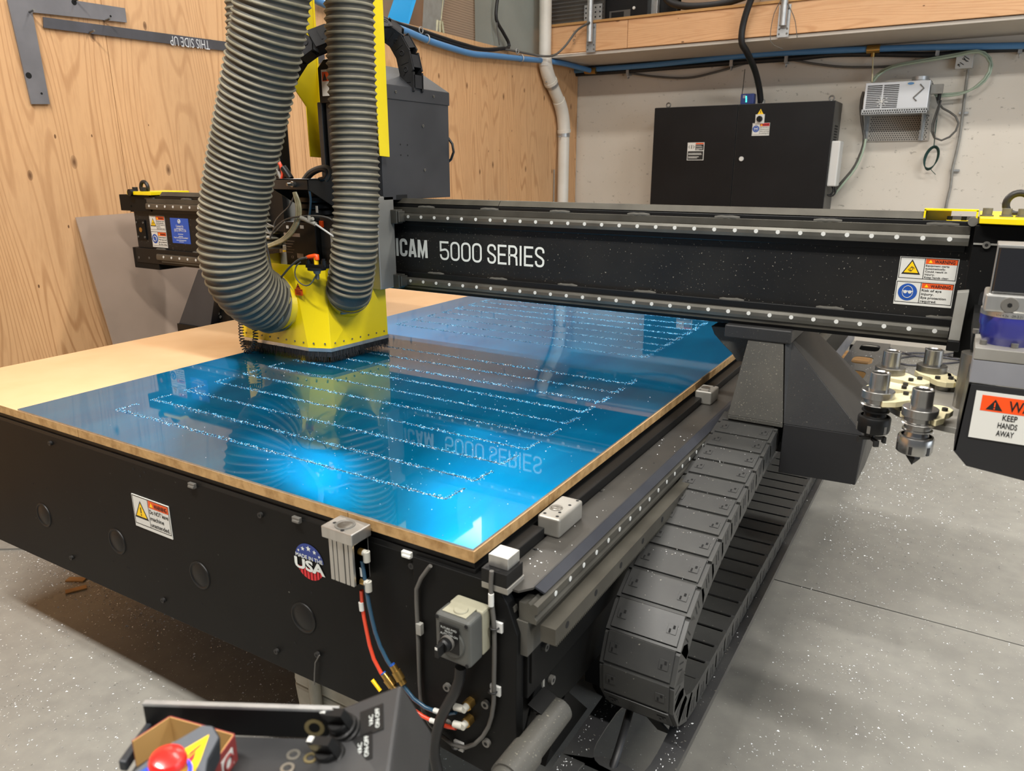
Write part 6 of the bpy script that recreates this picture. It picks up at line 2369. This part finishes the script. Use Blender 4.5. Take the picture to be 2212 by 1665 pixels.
# dark red carton standing in the console, holding the pendant
rb = thing('red_carton', tuple(F(420, 1640)), 'small dark red cardboard box standing in the console under the pendant', 'box')
q = [F(295, 1655), F(375, 1600), F(512, 1640), F(452, 1730)]
hh = .030
for i, (a, c) in enumerate(((0, 1), (1, 2), (2, 3))):
    e = (q[c] - q[a]).cross(Z).normalized() * .0012
    if e.dot((q[a] + q[c]) / 2 - (q[0] + q[1] + q[2] + q[3]) / 4) < 0:
        e = -e
    w = MB().slab([q[a], q[c], q[c] + Z * hh, q[a] + Z * hh], e)
    w.build('box_side', 'redbox', rb)
    w = MB().slab([q[a] - e * .1, q[c] - e * .1, q[c] + Z * hh - e * .1, q[a] + Z * hh - e * .1], -e * .6)
    w.build('box_liner', 'cardin', rb)
e = (q[3] - q[2]).normalized()
g = e.cross(Z).normalized() * (1 if e.cross(Z).dot(CAM - q[2]) > 0 else -1)
L = MB()
L.slab([q[2] + e * .008 + Z * .004, q[2] + e * .028 + Z * .004, q[2] + e * .028 + Z * .022, q[2] + e * .008 + Z * .022], g * .002)
L.build('box_label', 'white', rb)
L = MB().torus(q[2] + e * .018 + Z * .013 + g * .0025, g, .007, .0018, 18, 5)
L.build('box_emblem', 'redbox', rb)
# pendant with the red stop button
pe = thing('pendant_control', tuple(K(390, 1650, .66)), 'grey handheld pendant with a red emergency stop button and yellow label', 'remote control')
B = [K(455, 1572, .70), K(360, 1612, .70), K(250, 1690, .64), K(330, 1800, .58), K(440, 1760, .60), K(490, 1620, .68)]
o3 = K(405, 1640, .655)
u = (K(470, 1590, .69) - K(300, 1720, .62)).normalized()
v = (K(330, 1600, .68) - K(480, 1700, .64))
n = u.cross(v).normalized()
if n.dot(CAM - o3) < 0:
    n = -n
v = n.cross(u)


def onp(px, py, off=0.):
    r0 = ray(px, py)
    return CAM + r0 * ((o3 + n * off - CAM).dot(n) / r0.dot(n))


face = [onp(px, py) for px, py in ((463, 1564), (440, 1562), (345, 1618), (255, 1690), (280, 1790), (430, 1790), (452, 1640), (478, 1590))]
b = MB().slab(face, -n * .028)
b.build('pendant_body', 'pendantdark', pe, bev=.004, seg=3)
cen = sum(face, V()) / len(face)
ins = [cen + (p - cen) * .93 + n * .0012 for p in face]
MB().slab(ins, -n * .002).build('pendant_face', 'pendant', pe, bev=.001)
lab_ = [onp(px, py, .0018) for px, py in ((398, 1618), (452, 1586), (433, 1640), (410, 1690), (360, 1690))]
b = MB().face(lab_)
b.mat = 1
b.face([onp(px, py, .0022) for px, py in ((410, 1625), (442, 1600), (430, 1614), (405, 1636))])
b.face([onp(px, py, .0022) for px, py in ((404, 1640), (424, 1622), (418, 1640), (406, 1650))])
b.build('stop_label', ['signyellow', 'usared'], pe, fix=False)
b = MB().face([onp(px, py, .0016) for px, py in ((280, 1680), (330, 1648), (392, 1660), (370, 1700), (285, 1700))])
b.build('blue_surround', 'signblue', pe, fix=False)
c = onp(364, 1676, .001)
b = MB().lathe([(.019, 0), (.019, .004), (.016, .005)], c, n, 28)
b.build('light_ring', 'bluelight', pe)
b = MB().lathe([(.009, .0), (.009, .010), (.0135, .011), (.0155, .014), (.0155, .018), (.0135, .0215), (.010, .0233), (.005, .0243), (0, .0245)], c, n, 32)
b.build('stop_button', 'estop', pe)
cable('pendant_lead', [onp(300, 1790, -.014), onp(280, 1900, -.02), F(330, 1900) - Z * .1, V((-.50, .25, .60))], .006, 'cableblack', pe)
# blade of the console left of the box
b = MB().slab([F(258, 1665), F(322, 1575), F(334, 1578), F(275, 1668)], Z * .012)
b.build('console_lip', 'pendantdark', co, bev=.002)
